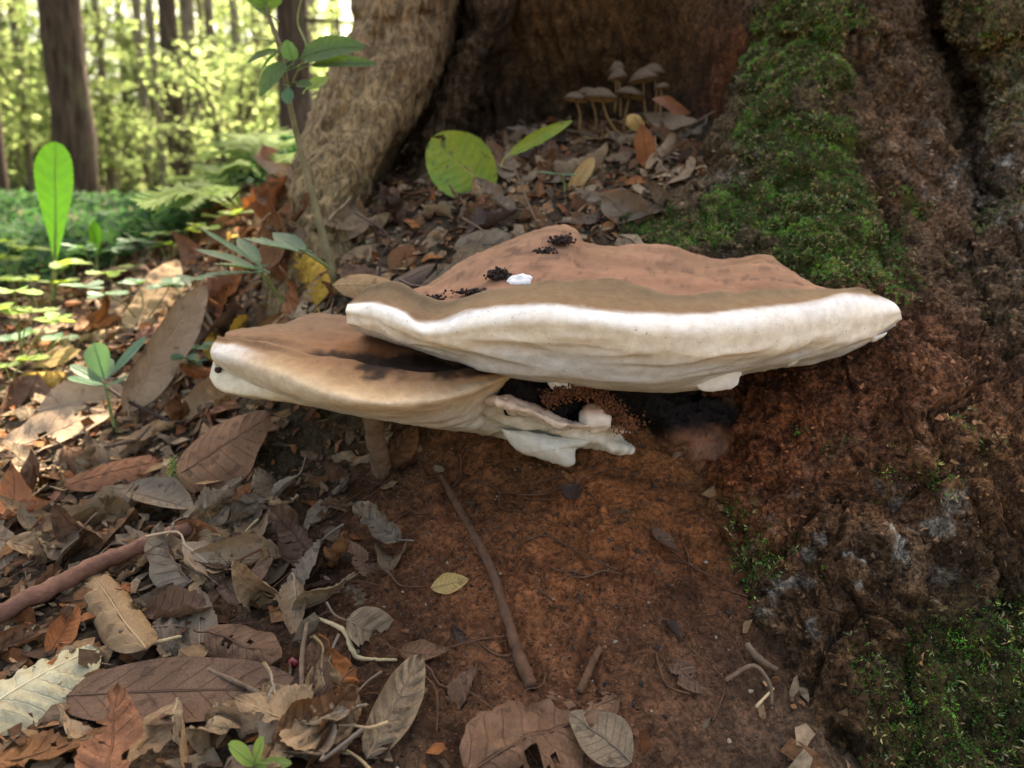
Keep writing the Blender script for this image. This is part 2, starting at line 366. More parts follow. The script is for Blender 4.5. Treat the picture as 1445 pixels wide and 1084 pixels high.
spec = [(P(700, 700, .66), .09, RUST), (P(800, 800, .6), .08, RUST), (P(900, 720, .63), .08, RUST), (P(650, 900, .56), .08, (.19, .078, .036)), (P(860, 930, .54), .07, (.2, .078, .033)), (P(540, 800, .64), .08, (.17, .072, .035)),
        (P(740, 650, .7), .05, (.10, .055, .025)), (P(300, 900, .57), .15, HUM), (P(100, 700, .8), .25, HUM), (P(600, 1060, .49), .1, HUM), (P(950, 1050, .5), .09, (.075, .045, .03)), (P(1030, 1010, .53), .08, (.07, .044, .03)), (P(1000, 880, .58), .05, (.09, .048, .028)), (P(960, 820, .6), .04, (.12, .052, .026)), (P(100, 480, 1.25), .3, LIT), (P(380, 350, 1.3), .25, LIT),
        (P(700, 300, 1.), .25, (.07, .05, .035)), (P(900, 200, 1.15), .15, (.04, .028, .02)), (np.array([-1.2, 2.6, .28]), .8, (.05, .06, .028)), (np.array([-2, 6, .3]), 4, (.06, .075, .03)), (np.array([2, -1, 0]), 1.2, (.2, .14, .09))]
gcol = blobs(GP, spec, .03, 12)
gcol = gcol * (1 + .42 * fbm(p3, 13, 4, 42) + .25 * fbm(p3, 60, 3, 43))[..., None]
far_c = np.array([.085, .085, .04]) * (1 + .5 * fbm(p3, 1.2, 4, 40)[..., None]); gcol = gcol * (1 - wfar[..., None]) + far_c * wfar[..., None]
gcol = np.where((GY < -.5)[..., None], np.array([.22, .16, .10]) * (1 + .3 * fbm(p3, 3, 3, 41)[..., None]), gcol)  # unseen ground behind the camera, coloured pale to bounce light onto undersides
F = grid_faces(len(gx), len(gy))
ground = link('ground', mesh_np('ground', GP.reshape(-1, 3), F, colr=gcol.reshape(-1, 3)), M['soil'], kind='structure')

def bil(A, X, Y, x, y):
    i = np.clip(np.searchsorted(X, x) - 1, 0, len(X) - 2); j = np.clip(np.searchsorted(Y, y) - 1, 0, len(Y) - 2)
    a = np.clip((x - X[i]) / (X[i + 1] - X[i]), 0, 1); b = np.clip((y - Y[j]) / (Y[j + 1] - Y[j]), 0, 1)
    return A[i, j] * (1 - a) * (1 - b) + A[i + 1, j] * a * (1 - b) + A[i, j + 1] * (1 - a) * b + A[i + 1, j + 1] * a * b
def gz(x, y): return bil(GZ, gx, gy, np.asarray(x, float), np.asarray(y, float))

# ------------------------------------------------------------------ the old tree: a hollow trunk with buttress roots
from mathutils.bvhtree import BVHTree
TX, TY = .25, 2.0
tp = [(655, 0, 1.45), (640, 130, 1.46), (620, 250, 1.42), (690, 20, 1.43), (700, 120, 1.47), (690, 200, 1.5), (760, 20, 1.42), (780, 120, 1.48), (770, 200, 1.52), (850, 10, 1.40), (860, 90, 1.45), (850, 190, 1.52), (940, 10, 1.34), (950, 90, 1.38), (940, 170, 1.42), (1010, 20, 1.28), (1020, 90, 1.28), (990, 170, 1.3), (1060, 60, 1.22)]
def polar(p):
    p = np.asarray(p); dx = p[..., 0] - TX; dy = p[..., 1] - TY
    return np.arctan2(dx, -dy), p[..., 2], np.hypot(dx, dy)
ph, tz, tr = polar(PA(tp)); ex = []
for a, r0 in ((-55, .56), (-75, .52), (-95, .50), (30, .72), (50, .68), (75, .6), (95, .55)):
    for z in (.2, .45, .75): ex.append((R(a), z, r0))
for a in (-40, -20, 0, 20): ex.append((R(a), 1.25, .5))
ex = np.array(ex); tfun = tps(np.stack([np.concatenate([ph, ex[:, 0]]), np.concatenate([tz, ex[:, 1]])], -1), np.concatenate([tr, ex[:, 2]]), 6e-3)
tph = np.concatenate([np.linspace(-math.pi, R(-52), 40)[:-1], np.linspace(R(-52), R(32), 260), np.linspace(R(32), math.pi, 50)[1:]])
tzz = np.concatenate([np.linspace(-.15, .25, 12)[:-1], np.linspace(.25, .85, 170), np.linspace(.85, 6.5, 60)[1:]])
TPH, TZ = np.meshgrid(tph, tzz, indexing='ij')
TR = tfun(np.stack([np.clip(TPH, R(-95), R(95)), np.clip(TZ, 0, 1.25)], -1)); hi = sstep(.85, 1.5, TZ); bk = sstep(R(75), R(100), np.abs(TPH))
trunkR = .47 + .05 * np.cos(3 * TPH + .4) + .03 * np.cos(5 * TPH + 2) - .02 * (TZ - 1.3); TR = TR * (1 - bk) + .52 * bk; TR = np.clip(TR * (1 - hi) + trunkR * hi, .3, 1.2)
TP = np.stack([TX + TR * np.sin(TPH), TY - TR * np.cos(TPH), TZ], -1); fb = np.stack([TPH * .6 + .2 * TZ, TZ * .22, TPH * 0], -1)
TR = TR + .034 * ridged(fb, 12, 3, 51) + .016 * fbm(TP, 18, 4, 50) + .005 * ridged(TP * np.array([1, 1, .4]), 60, 3, 52)
TP = np.stack([TX + TR * np.sin(TPH), TY - TR * np.cos(TPH), TZ], -1)

def rows_loft(rows, wts, seg, n, disp):
    """a root or buttress: rows measured across it from top to foot, each going round from its far side over its face to its other side"""
    C = np.array([[P(x, y, d) for x, d in r] for y, r in rows]); k = C.shape[1]; cw = np.concatenate([[0], np.cumsum(wts)]); tt = np.interp(np.linspace(0, cw[-1], n), cw, np.arange(k))
    def cat_t(A, t):
        E = np.concatenate([[2 * A[0] - A[1]], A, [2 * A[-1] - A[-2]]]); i = np.minimum(t.astype(int), len(A) - 2); f = (t - i).reshape(-1, 1, 1); a, b, c, d = E[i], E[i + 1], E[i + 2], E[i + 3]
        return .5 * (2 * b + (c - a) * f + (2 * a - 5 * b + 4 * c - d) * f ** 2 + (3 * b - a - 3 * c + d) * f ** 3)
    G = cat_t(np.swapaxes(C, 0, 1), tt); G = np.swapaxes(G, 0, 1); m = (len(rows) - 1) * seg + 1; G = cat_t(G, np.linspace(0, len(rows) - 1, m))
    N = grid_normals(G); 
    if N[m // 2, n // 2] @ (CAM - G[m // 2, n // 2]) < 0: N = -N
    U = np.linspace(0, 1, n)[None, :] * np.ones((m, 1)); Vv = np.linspace(0, 1, m)[:, None] * np.ones((1, n))
    G = G + N * disp(G, U, Vv)[..., None]; N = grid_normals(G)
    if N[m // 2, n // 2] @ (CAM - G[m // 2, n // 2]) < 0: N = -N
    return G, N
RB = [(-420, [(1240, 1.7), (1220, 1.5), (1230, 1.4), (1260, 1.36), (1300, 1.35), (1330, 1.36), (1350, 1.38), (1370, 1.4), (1390, 1.38), (1420, 1.35), (1460, 1.34), (1540, 1.4)]),
 (-40, [(1095, 1.30), (1078, 1.10), (1090, 1.04), (1140, 1.0), (1200, .99), (1245, 1.0), (1285, 1.05), (1312, 1.13), (1345, 1.05), (1400, .97), (1460, .96), (1560, 1.0)]),
 (60, [(1085, 1.28), (1064, 1.07), (1076, 1.01), (1130, .965), (1200, .965), (1255, .975), (1300, 1.03), (1335, 1.12), (1365, 1.03), (1415, .95), (1470, .94), (1570, .98)]),
 (130, [(1060, 1.25), (1040, 1.04), (1052, .975), (1110, .93), (1200, .93), (1262, .945), (1322, .985), (1356, 1.08), (1386, 1.0), (1420, .93), (1470, .92), (1580, .96)]),
 (200, [(1030, 1.22), (1010, 1.0), (1025, .945), (1090, .895), (1190, .885), (1262, .90), (1328, .93), (1368, 1.03), (1396, .96), (1430, .91), (1480, .9), (1590, .93)]),
 (270, [(1000, 1.18), (980, .96), (998, .905), (1070, .865), (1180, .84), (1262, .855), (1330, .88), (1373, .965), (1402, .915), (1435, .88), (1485, .87), (1600, .9)]),
 (325, [(930, 1.05), (850, .95), (900, .90), (1020, .845), (1150, .805), (1240, .815), (1318, .835), (1370, .90), (1402, .87), (1440, .84), (1490, .83), (1600, .86)]),
 (400, [(860, 1.0), (840, .93), (900, .865), (1020, .805), (1140, .76), (1220, .745), (1300, .765), (1362, .82), (1402, .805), (1445, .79), (1500, .785), (1610, .81)]),
 (480, [(810, .97), (800, .90), (880, .84), (1000, .775), (1120, .725), (1210, .705), (1300, .71), (1370, .74), (1410, .745), (1450, .74), (1500, .735), (1610, .76)]),
 (560, [(770, .95), (780, .86), (860, .80), (960, .75), (1080, .705), (1200, .675), (1300, .67), (1370, .68), (1420, .69), (1460, .69), (1510, .685), (1610, .70)]),
 (660, [(750, .9), (800, .80), (880, .755), (960, .72), (1060, .675), (1180, .645), (1290, .632), (1370, .635), (1420, .64), (1460, .64), (1510, .635), (1610, .65)]),
 (780, [(780, .82), (850, .73), (910, .70), (975, .675), (1050, .64), (1160, .612), (1280, .597), (1370, .597), (1420, .60), (1470, .598), (1520, .598), (1620, .61)]),
 (920, [(860, .72), (910, .665), (955, .64), (1000, .62), (1070, .598), (1170, .578), (1280, .565), (1370, .562), (1420, .562), (1470, .562), (1520, .562), (1620, .572)]),
 (1100, [(930, .64), (970, .60), (1005, .58), (1045, .567), (1100, .553), (1180, .541), (1280, .531), (1370, .527), (1420, .526), (1470, .526), (1520, .526), (1620, .535)]),
 (1320, [(970, .58), (1000, .55), (1025, .535), (1060, .525), (1110, .515), (1190, .506), (1280, .497), (1370, .493), (1420, .492), (1470, .492), (1520, .492), (1620, .5)])]
def disp_rb(G, U, V):
    low = sstep(.45, .62, V); fb_ = G * np.array([1, .7, .45]); warp = .012 * np.stack([fbm(G, 20, 3, 60 + i) for i in range(3)], -1)
    pl = sstep(-.05, .07, fbm(G + warp, 27, 4, 57))                       # bark plates with stepped edges
    fis = np.exp(-(vnoise((G * np.array([1, .8, .55]) + warp) * 30, 58) / .085) ** 2)   # fissures
    fis2 = np.exp(-(vnoise((G * np.array([1, .8, .4]) + 2 * warp) * 16, 158) / .06) ** 2)
    d = .014 * fbm(G, 12, 4, 50) + .010 * pl + .004 * ridged(fb_, 45, 3, 52) + .003 * ridged(G, 105, 3, 53) + .0015 * fbm(G, 260, 2, 56) - .006 * fis - .013 * fis2
    return d + low * .004 * sstep(.0, .1, fbm(G + warp, 62, 3, 59))
BG, BN = rows_loft(RB, [.25, .35, .7, 1.2, 1.2, 1, 1, 1, .9, .9, .7], 30, 520, disp_rb)
LR = [(-420, [(660, 1.7), (640, 1.55), (650, 1.48), (670, 1.45), (690, 1.46), (700, 1.5), (705, 1.6)]),
 (-60, [(570, 1.5), (516, 1.3), (527, 1.2), (567, 1.15), (612, 1.16), (640, 1.22), (655, 1.42)]), (40, [(550, 1.5), (500, 1.28), (511, 1.18), (556, 1.12), (600, 1.13), (628, 1.2), (645, 1.42)]), (110, [(520, 1.5), (470, 1.26), (481, 1.15), (530, 1.09), (578, 1.10), (603, 1.17), (620, 1.4)]),
 (180, [(490, 1.48), (440, 1.22), (452, 1.12), (498, 1.055), (542, 1.07), (564, 1.13), (585, 1.36)]), (250, [(460, 1.45), (412, 1.18), (422, 1.08), (460, 1.02), (494, 1.035), (512, 1.1), (540, 1.3)]), (310, [(440, 1.4), (394, 1.15), (403, 1.05), (438, .995), (472, 1.0), (492, 1.06), (525, 1.25)]),
 (370, [(440, 1.35), (388, 1.12), (398, 1.03), (435, .97), (475, .98), (498, 1.04), (530, 1.2)]), (470, [(440, 1.3), (380, 1.08), (392, .99), (432, .94), (478, .95), (508, 1.0), (535, 1.15)])]
def disp_lr(G, U, V):
    fb_ = np.stack([G[..., 0] * .75 - G[..., 2] * .35, G[..., 1] * .6, G[..., 2] * .22 + G[..., 0] * .1], -1)       # grain runs with the lean of the root
    return .014 * fbm(G, 10, 3, 150) + .010 * ridged(fb_, 32, 3, 151) + .0045 * ridged(fb_, 95, 3, 152) + .002 * fbm(fb_, 260, 2, 153) - .012 * sstep(.25, .5, fbm(G, 17, 3, 154))
LG, LN = rows_loft(LR, [.3, .4, 1.2, 1.2, .9, .4], 26, 190, disp_lr)
IR = [(-420, [(720, 1.8), (700, 1.6), (720, 1.55), (740, 1.58), (760, 1.7)]), (-40, [(700, 1.55), (672, 1.33), (698, 1.27), (722, 1.33), (740, 1.52)]), (100, [(660, 1.55), (630, 1.31), (654, 1.24), (684, 1.31), (705, 1.5)]), (200, [(620, 1.5), (588, 1.28), (612, 1.22), (648, 1.28), (668, 1.45)]), (290, [(600, 1.45), (572, 1.22), (602, 1.17), (642, 1.22), (668, 1.4)]), (360, [(590, 1.4), (565, 1.18), (600, 1.13), (645, 1.18), (670, 1.35)])]
IG, IN_ = rows_loft(IR, [.4, 1, 1, .4], 24, 90, lambda G, U, V: .016 * fbm(G, 22, 4, 251) + .010 * ridged(G, 45, 3, 252) + .004 * ridged(G, 110, 2, 253))
SURF = []
for G_, N_ in ((BG, BN), (LG, LN), (IG, IN_), (TP, None)):
    m_, n_ = G_.shape[:2]; SURF.append(BVHTree.FromPolygons(G_.reshape(-1, 3).tolist(), grid_faces(m_, n_).tolist(), all_triangles=False))

# ---- surface lookups
def hit(px, py, dmin=.3, dmax=6.0):
    """where the line of sight through a pixel of the photo meets ground or tree -> point, normal"""
    d = np.concatenate([np.arange(dmin, 2.2, .0015), np.arange(2.2, dmax, .01)]); ray = FWD + (px - 722.5) / FPX * RGT - (py - 542.0) / FPX * UPV
    pts = CAM + d[:, None] * ray; inside = pts[:, 2] < gz(pts[:, 0], pts[:, 1]); k = np.argmax(inside) if inside.any() else len(d) - 1
    best = d[k]; e = .012; x, y = pts[k][:2]; nb = np.array([gz(x - e, y) - gz(x + e, y), gz(x, y - e) - gz(x, y + e), 2 * e]); nb /= np.linalg.norm(nb); pb = np.array([x, y, float(gz(x, y))])
    rl_ = np.linalg.norm(ray)
    for bv in SURF:
        lo, nr, ix, ds = bv.ray_cast(Vector(CAM), Vector(ray / rl_), best * rl_)
        if lo is not None and ds / rl_ < best:
            best = ds / rl_; pb = np.array(lo); nb = np.array(nr)
            if nb @ ray > 0: nb = -nb
    return pb, nb
def H(px, py, d=None): return hit(px, py)[0]

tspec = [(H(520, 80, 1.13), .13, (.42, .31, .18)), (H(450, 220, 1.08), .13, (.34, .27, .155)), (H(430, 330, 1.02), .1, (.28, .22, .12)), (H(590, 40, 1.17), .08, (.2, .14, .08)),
 (H(650, 90, 1.35), .10, (.018, .013, .009)), (H(600, 230, 1.2), .10, (.016, .012, .009)), (H(780, 190, 1.42), .15, (.013, .009, .006)), (H(900, 190, 1.4), .14, (.012, .009, .005)), (H(700, 60, 1.36), .06, (.03, .022, .012)), (H(870, 130, 1.40), .09, (.02, .014, .008)), (H(960, 150, 1.33), .07, (.022, .014, .008)), (H(720, 150, 1.38), .08, (.014, .01, .007)),  # near-black wood colours stand in for the shade deep inside the hollow
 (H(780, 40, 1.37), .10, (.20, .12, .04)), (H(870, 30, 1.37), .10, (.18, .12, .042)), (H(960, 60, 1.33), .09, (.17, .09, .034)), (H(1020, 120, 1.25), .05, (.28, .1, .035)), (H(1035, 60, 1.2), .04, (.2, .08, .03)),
 (H(1110, 100, .95), .10, (.07, .07, .032)), (H(1060, 240, .89), .08, (.11, .095, .06)), (H(1150, 250, .87), .09, (.055, .06, .025)), (H(1180, 350, .79), .08, (.04, .05, .018)), (H(1000, 300, .88), .05, (.09, .085, .05)),
 (H(1300, 150, .98), .09, (.14, .088, .055)), (H(1300, 280, .9), .08, (.15, .09, .058)), (H(1250, 60, 1.0), .06, (.1, .075, .05)), (H(1345, 150, 1.05), .045, (.045, .032, .02)), (H(1375, 260, .96), .04, (.04, .03, .02)),
 (H(1425, 100, .95), .09, (.13, .125, .07)), (H(1440, 250, .92), .08, (.19, .18, .15)), (H(1440, 400, .8), .09, (.13, .105, .07)), (H(1340, 400, .78), .06, (.11, .085, .055)),
 (H(1270, 430, .72), .05, (.15, .075, .048)), (H(1200, 540, .68), .08, (.13, .062, .034)), (H(1330, 560, .67), .09, (.18, .09, .05)), (H(1120, 620, .67), .05, (.19, .08, .04)), (H(1010, 545), .035, (.012, .009, .008)), (H(1055, 560), .02, (.02, .014, .01)), (H(1050, 640, .69), .06, (.26, .10, .04)), (H(960, 640, .72), .08, (.24, .09, .038)), (H(800, 600, .76), .1, (.15, .065, .03)),
 (H(1050, 720, .63), .045, (.22, .09, .04)), (H(1060, 800, .59), .045, (.045, .043, .02)), (H(1180, 720, .6), .06, (.14, .078, .042)), (H(1180, 790, .56), .045, (.16, .105, .065)), (H(1290, 700, .59), .06, (.09, .066, .036)), (H(1270, 760, .56), .03, (.17, .165, .135)), (H(1400, 660, .62), .06, (.14, .09, .045)), (H(1370, 820, .545), .05, (.04, .026, .018)),
 (H(1080, 870, .545), .04, (.12, .1, .062)), (H(1180, 890, .52), .05, (.12, .066, .04)), (H(1100, 1000, .49), .07, (.1, .058, .036)), (H(1300, 980, .48), .09, (.055, .052, .022)), (H(1430, 950, .49), .08, (.045, .05, .018)),
 (np.array([TX, TY - .6, 2.5]), 1.2, (.12, .09, .06)), (np.array([TX - .6, TY, .5]), .5, (.14, .11, .07)), (np.array([TX, TY + .6, 1.]), 1.5, (.11, .085, .06))]
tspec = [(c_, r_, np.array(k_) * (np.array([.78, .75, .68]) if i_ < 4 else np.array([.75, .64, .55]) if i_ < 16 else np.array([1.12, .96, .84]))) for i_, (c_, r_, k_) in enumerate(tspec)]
tree = empty('old_tree', (TX, TY, .3), 'huge old hollow tree with buttress roots, moss and bracket fungi on its base', 'tree')
LICH = [(H(1440, 260), .10, 1.), (H(1430, 180), .06, .8), (H(1200, 780), .05, .8), (H(1270, 755), .035, 1.), (H(1080, 870), .035, .8), (H(1060, 250), .05, .5), (H(1300, 690), .04, .5)]
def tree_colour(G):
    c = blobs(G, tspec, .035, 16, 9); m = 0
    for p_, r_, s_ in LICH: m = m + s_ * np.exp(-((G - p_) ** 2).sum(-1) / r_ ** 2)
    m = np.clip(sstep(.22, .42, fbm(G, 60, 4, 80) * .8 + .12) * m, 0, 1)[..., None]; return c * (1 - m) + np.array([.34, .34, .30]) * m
def tree_part(name, G, mat, lab=None):
    f = grid_faces(G.shape[0], G.shape[1]); o = link(name, mesh_np(name, local(G.reshape(-1, 3), tree), f, colr=tree_colour(G).reshape(-1, 3)), mat, tree)
    if lab: o['label'] = lab
    return o
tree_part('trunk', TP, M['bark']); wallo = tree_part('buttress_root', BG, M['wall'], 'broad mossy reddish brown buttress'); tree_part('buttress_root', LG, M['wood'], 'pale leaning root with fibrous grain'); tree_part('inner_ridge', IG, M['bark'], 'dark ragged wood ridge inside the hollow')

# ------------------------------------------------------------------ bracket fungi
def curve_to(pts, n, xr=None):
    pts = np.array(pts, float); t = (pts[:, 0] - pts[0, 0]) / (pts[-1, 0] - pts[0, 0]); dense = catmull(pts, 800)
    td = catmull(t[:, None], 800)[:, 0]; td = np.maximum.accumulate(td + np.arange(800) * 1e-9); tt = np.linspace(0, 1, n)
    return np.stack([P(*[np.interp(x, td, dense[:, i]) for i in range(3)]) for x in tt])
def loft(curves, cols, n, seg, disp=None, seed=0, wob=.25):
    """surface through traced rims; colours go with the curves -> G (m x n x 3), colours, s"""
    C = np.stack([curve_to(c, n) for c in curves]); k = len(C); m = (k - 1) * seg + 1
    G = catmull(C, m); s = np.linspace(0, k - 1, m)[:, None] * np.ones((1, n))
    N = grid_normals(G)
    if N[m // 2, n // 2] @ (CAM - G[m // 2, n // 2]) < 0: N = -N; flip = True
    else: flip = False
    if disp is not None: G = G + N * disp(G, s, np.linspace(0, 1, n)[None, :])[..., None]
    s2 = np.clip(s + wob * fbm(G, 60, 4, seed) + wob * .25 * fbm(G, 220, 3, seed + 3), 0, k - 1)
    cc = np.stack([np.interp(s2, np.arange(k), np.array(cols)[:, i]) for i in range(3)], -1)
    N = grid_normals(G); N = -N if flip else N
    return G, cc, N, flip
LASTP = {}
def loft_parts(G, cc, N, flip, seg, parts, root, mat):
    n = G.shape[1]
    for name, a, b, lab in parts:
        i0, i1 = a * seg, b * seg + 1
        f = grid_faces(i1 - i0, n); f = f if flip else f[:, ::-1]
        # make faces agree with N
        V = G[i0:i1].reshape(-1, 3); fn = np.cross(V[f[0, 1]] - V[f[0, 0]], V[f[0, 2]] - V[f[0, 0]])
        if fn @ N[i0, 0] < 0: f = f[:, ::-1]
        o = link(name, mesh_np(name, local(V, root), f, colr=cc[i0:i1].reshape(-1, 3), nrm=N[i0:i1].reshape(-1, 3)), mat, root)
        if lab: o['label'] = lab
        LASTP[name] = o
TOPB, TANB, WHT, CREAM, PORE, PORED = (.235, .128, .078), (.27, .185, .105), (.86, .85, .80), (.86, .78, .64), (.72, .77, .80), (.6, .62, .58)

def add_d(c, dd, dy=0): return [(x, y + dy, d + dd) for x, y, d in c]
def dO(x): return .565 + .115 * abs((x - 860) / 410) ** 2.2
def rim(pts, off): return [(x, y, dO(min(max(x, 490), 1271)) + off) for x, y in pts]
B = [(560, 412, .70), (600, 404, .725), (640, 378, .745), (690, 352, .76), (740, 333, .775), (785, 322, .78), (812, 328, .78), (826, 346, .775), (870, 350, .78), (910, 346, .785), (950, 350, .785), (985, 362, .78), (1020, 368, .775), (1075, 362, .765), (1100, 371, .755), (1140, 398, .735), (1172, 411, .715), (1215, 412, .705)]
Zb = [(540, 408, .675), (580, 416, .665), (620, 423, .655), (660, 414, .65), (700, 404, .645), (760, 399, .645), (850, 397, .64), (900, 405, .635), (930, 416, .63), (960, 417, .63), (1000, 414, .635), (1060, 412, .65), (1120, 409, .665), (1165, 409, .68), (1222, 412, .69)]
Z = [(520, 407, .668), (560, 404, .655), (600, 424, .64), (630, 431, .632), (660, 424, .63), (700, 411, .625), (760, 403, .622), (850, 401, .618), (900, 409, .612), (930, 420, .608), (960, 421, .608), (1000, 418, .612), (1060, 416, .628), (1120, 412, .645), (1165, 411, .665), (1226, 413, .685)]
U = rim([(493, 427), (530, 424), (570, 436), (590, 450), (620, 449), (660, 436), (720, 428), (780, 426), (850, 434), (900, 438), (980, 440), (1040, 434), (1100, 428), (1150, 422), (1190, 413), (1240, 417)], .012)
U2 = rim([(490, 431), (530, 430), (570, 444), (595, 459), (625, 457), (665, 445), (720, 437), (780, 436), (850, 442), (900, 447), (980, 449), (1040, 443), (1100, 438), (1150, 432), (1195, 423), (1262, 428)], .003)
O = rim([(488, 440), (530, 447), (570, 461), (600, 472), (640, 468), (680, 460), (730, 455), (800, 456), (850, 460), (900, 468), (980, 472), (1040, 468), (1100, 462), (1180, 453), (1230, 447), (1271, 440)], -.002)
L = rim([(492, 450), (530, 461), (570, 474), (610, 484), (650, 484), (700, 478), (760, 476), (820, 479), (880, 488), (940, 497), (1000, 499), (1060, 494), (1120, 488), (1180, 480), (1230, 469), (1269, 448)], .008)
S1 = rim([(500, 458), (540, 471), (580, 484), (620, 495), (670, 502), (730, 504), (800, 504), (870, 512), (940, 518), (1000, 514), (1060, 506), (1120, 499), (1180, 488), (1225, 478), (1264, 455)], .026)
S2 = rim([(506, 462), (545, 475), (590, 489), (640, 504), (690, 519), (740, 527), (800, 533), (860, 541), (920, 544), (970, 538), (1020, 524), (1070, 514), (1130, 508), (1180, 497), (1228, 481), (1262, 462)], .055)
K = rim([(520, 464), (560, 476), (600, 489), (650, 505), (700, 522), (750, 532), (810, 539), (880, 546), (940, 549), (990, 543), (1040, 527), (1080, 518), (1140, 510), (1185, 498), (1230, 483), (1260, 468)], .11)
K2 = add_d(K, .09, -6)
B0 = add_d(B, .10, 6)
def disp_up(G, s, t):
    top = 1 - sstep(1.2, 2.2, s); und = sstep(6.3, 7.0, s)
    d = top * (.0034 * fbm(G, 24, 4, 60) + .0014 * fbm(G, 110, 4, 61) + .0016 * np.sin(s * 16 + 3.5 * fbm(G, 16, 3, 67)) * sstep(.9, 1.4, s) * (.4 + .6 * sstep(-.2, .3, fbm(G, 12, 2, 68))))
    d = d + und * (.0042 * ridged(G * np.array([.3, 1, 1.5]), 26, 2, 62) + .0007 * fbm(G * np.array([.5, 1, 1]), 110, 3, 63))
    mid = (1 - top) * (1 - und)
    d = d + mid * (.0008 * fbm(G, 26, 2, 64) + .0003 * vnoise(np.stack([G[..., 0] * 160, G[..., 1] * 8, G[..., 2] * 8], -1), 65) * sstep(4.5, 5.5, s))
    d = d + .003 * np.exp(-((s - 3.0) / .22) ** 2) * (1 + fbm(G, 30, 2, 66))     # raised lip of the newer growth zone
    return d
uc = [B0, B, Zb, Z, U, U2, O, L, S1, S2, K, K2]
ucol = [TOPB, (.27, .155, .095), (.25, .128, .08), (.175, .125, .072), (.21, .13, .068), (.88, .89, .88), CREAM, (.84, .76, .62), PORE, PORE, PORED, PORED]
SEG = 14
upper = empty('bracket_fungus', P(880, 480, .75), 'largest bracket fungus, thick white margin and brown top, jutting above the other brackets', 'fungus', 'bracket fungi on the tree base')
G, cc, N, fl_ = loft(uc, ucol, 420, SEG, disp_up, 70, .22)
s_g = np.linspace(0, 11, G.shape[0])[:, None] * np.ones((1, G.shape[1])); tpm = 1 - sstep(2.6, 3.2, s_g)
mot = 1 + tpm * (.30 * fbm(G, 34, 4, 72) + .10 * np.sin(s_g * 16 + 3.5 * fbm(G, 16, 3, 67))); cc = cc * mot[..., None]
grime = tpm * sstep(.18, .42, fbm(G, 85, 4, 73) * .8 + .35 * np.exp(-(((G - P(775, 365, .73)) ** 2).sum(-1)) / .03 ** 2) + .12 * np.exp(-(((G - P(1000, 400, .70)) ** 2).sum(-1)) / .06 ** 2)); cc = cc * (1 - .55 * grime[..., None]) + np.array([.06, .035, .028]) * .55 * grime[..., None]
zl = np.exp(-((s_g - 2.70 + .12 * fbm(G, 50, 3, 74)) / .07) ** 2) * .75; cc = cc * (1 - zl[..., None]) + np.array([.07, .045, .035]) * zl[..., None]
loft_parts(G, cc, N, fl_, SEG, [('cap_crust', 0, 4, 'dull brown crust on top'), ('growing_margin', 4, 7, 'thick cream white margin'), ('pore_surface', 7, 11, 'white wrinkled underside')], upper, M['fungus'])
GUP = G; UPC, UPP = LASTP['cap_crust'], LASTP['pore_surface']

lower = empty('bracket_fungus', P(520, 540, .76), 'middle sized bracket fungus, tan top with dark stain, just below the largest bracket', 'fungus', 'bracket fungi on the tree base')
lB = [(335, 469, .75), (370, 463, .755), (405, 458, .76), (432, 449, .765), (470, 447, .77), (520, 455, .775), (600, 470, .78), (660, 486, .775), (724, 512, .76)]
lM = [(318, 474, .71), (360, 474, .69), (400, 478, .68), (430, 482, .68), (470, 492, .675), (520, 506, .67), (560, 514, .665), (620, 516, .67), (680, 516, .68), (724, 520, .71)]
lU0 = [(306, 480, .695), (345, 485, .672), (400, 499, .645), (450, 516, .627), (500, 528, .617), (560, 536, .612), (630, 534, .62), (690, 526, .65), (724, 524, .685)]
lU = [(300, 485, .69), (340, 494, .662), (400, 513, .628), (450, 531, .608), (500, 545, .60), (560, 553, .597), (630, 549, .606), (690, 534, .642), (722, 526, .672)]
lO = [(296, 497, .685), (335, 509, .652), (400, 532, .613), (450, 552, .592), (500, 564, .583), (560, 569, .582), (630, 562, .595), (690, 543, .635), (724, 529, .67)]
lL = [(300, 508, .69), (338, 525, .66), (400, 551, .622), (450, 567, .602), (500, 577, .593), (560, 581, .592), (630, 573, .607), (690, 553, .65), (723, 534, .68)]
lS = [(310, 518, .71), (345, 537, .685), (400, 556, .65), (450, 571, .63), (500, 582, .622), (560, 592, .622), (630, 597, .645), (680, 585, .685), (716, 545, .71)]
lS2 = [(325, 526, .75), (350, 541, .73), (400, 558, .70), (450, 573, .68), (500, 584, .67), (560, 594, .67), (630, 605, .685), (680, 604, .705), (705, 585, .735)]
lK = [(345, 530, .82), (360, 541, .82), (400, 556, .80), (450, 570, .79), (500, 582, .78), (560, 592, .78), (630, 604, .78), (680, 608, .78), (700, 605, .79)]
def disp_lo(G, s, t):
    top = 1 - sstep(2.2, 3.6, s); und = sstep(6.2, 7, s)
    return top * (.0045 * fbm(G, 26, 4, 160) + .0035 * ridged(G * np.array([.6, 1, 1]), 30, 2, 161) + .005 * np.exp(-((s - 2.75 + .35 * fbm(G, 18, 2, 165)) / .16) ** 2) - .004 * np.exp(-((s - 2.3 + .35 * fbm(G, 18, 2, 165)) / .14) ** 2)) + (1 - top) * (1 - und) * (.0018 * fbm(G, 40, 4, 164)) + und * (.0022 * ridged(G * np.array([.35, 1, 1.6]), 42, 3, 162))
lcol = [(.17, .1, .06), (.2, .125, .08), (.22, .12, .065), (.26, .15, .078), (.40, .26, .14), (.6, .46, .30), (.66, .56, .41), (.68, .67, .62), PORED, PORED]
G, cc, N, fl_ = loft([add_d(lB, .08, 6), lB, lM, lU0, lU, lO, lL, lS, lS2, lK], lcol, 300, SEG, disp_lo, 170, .3)
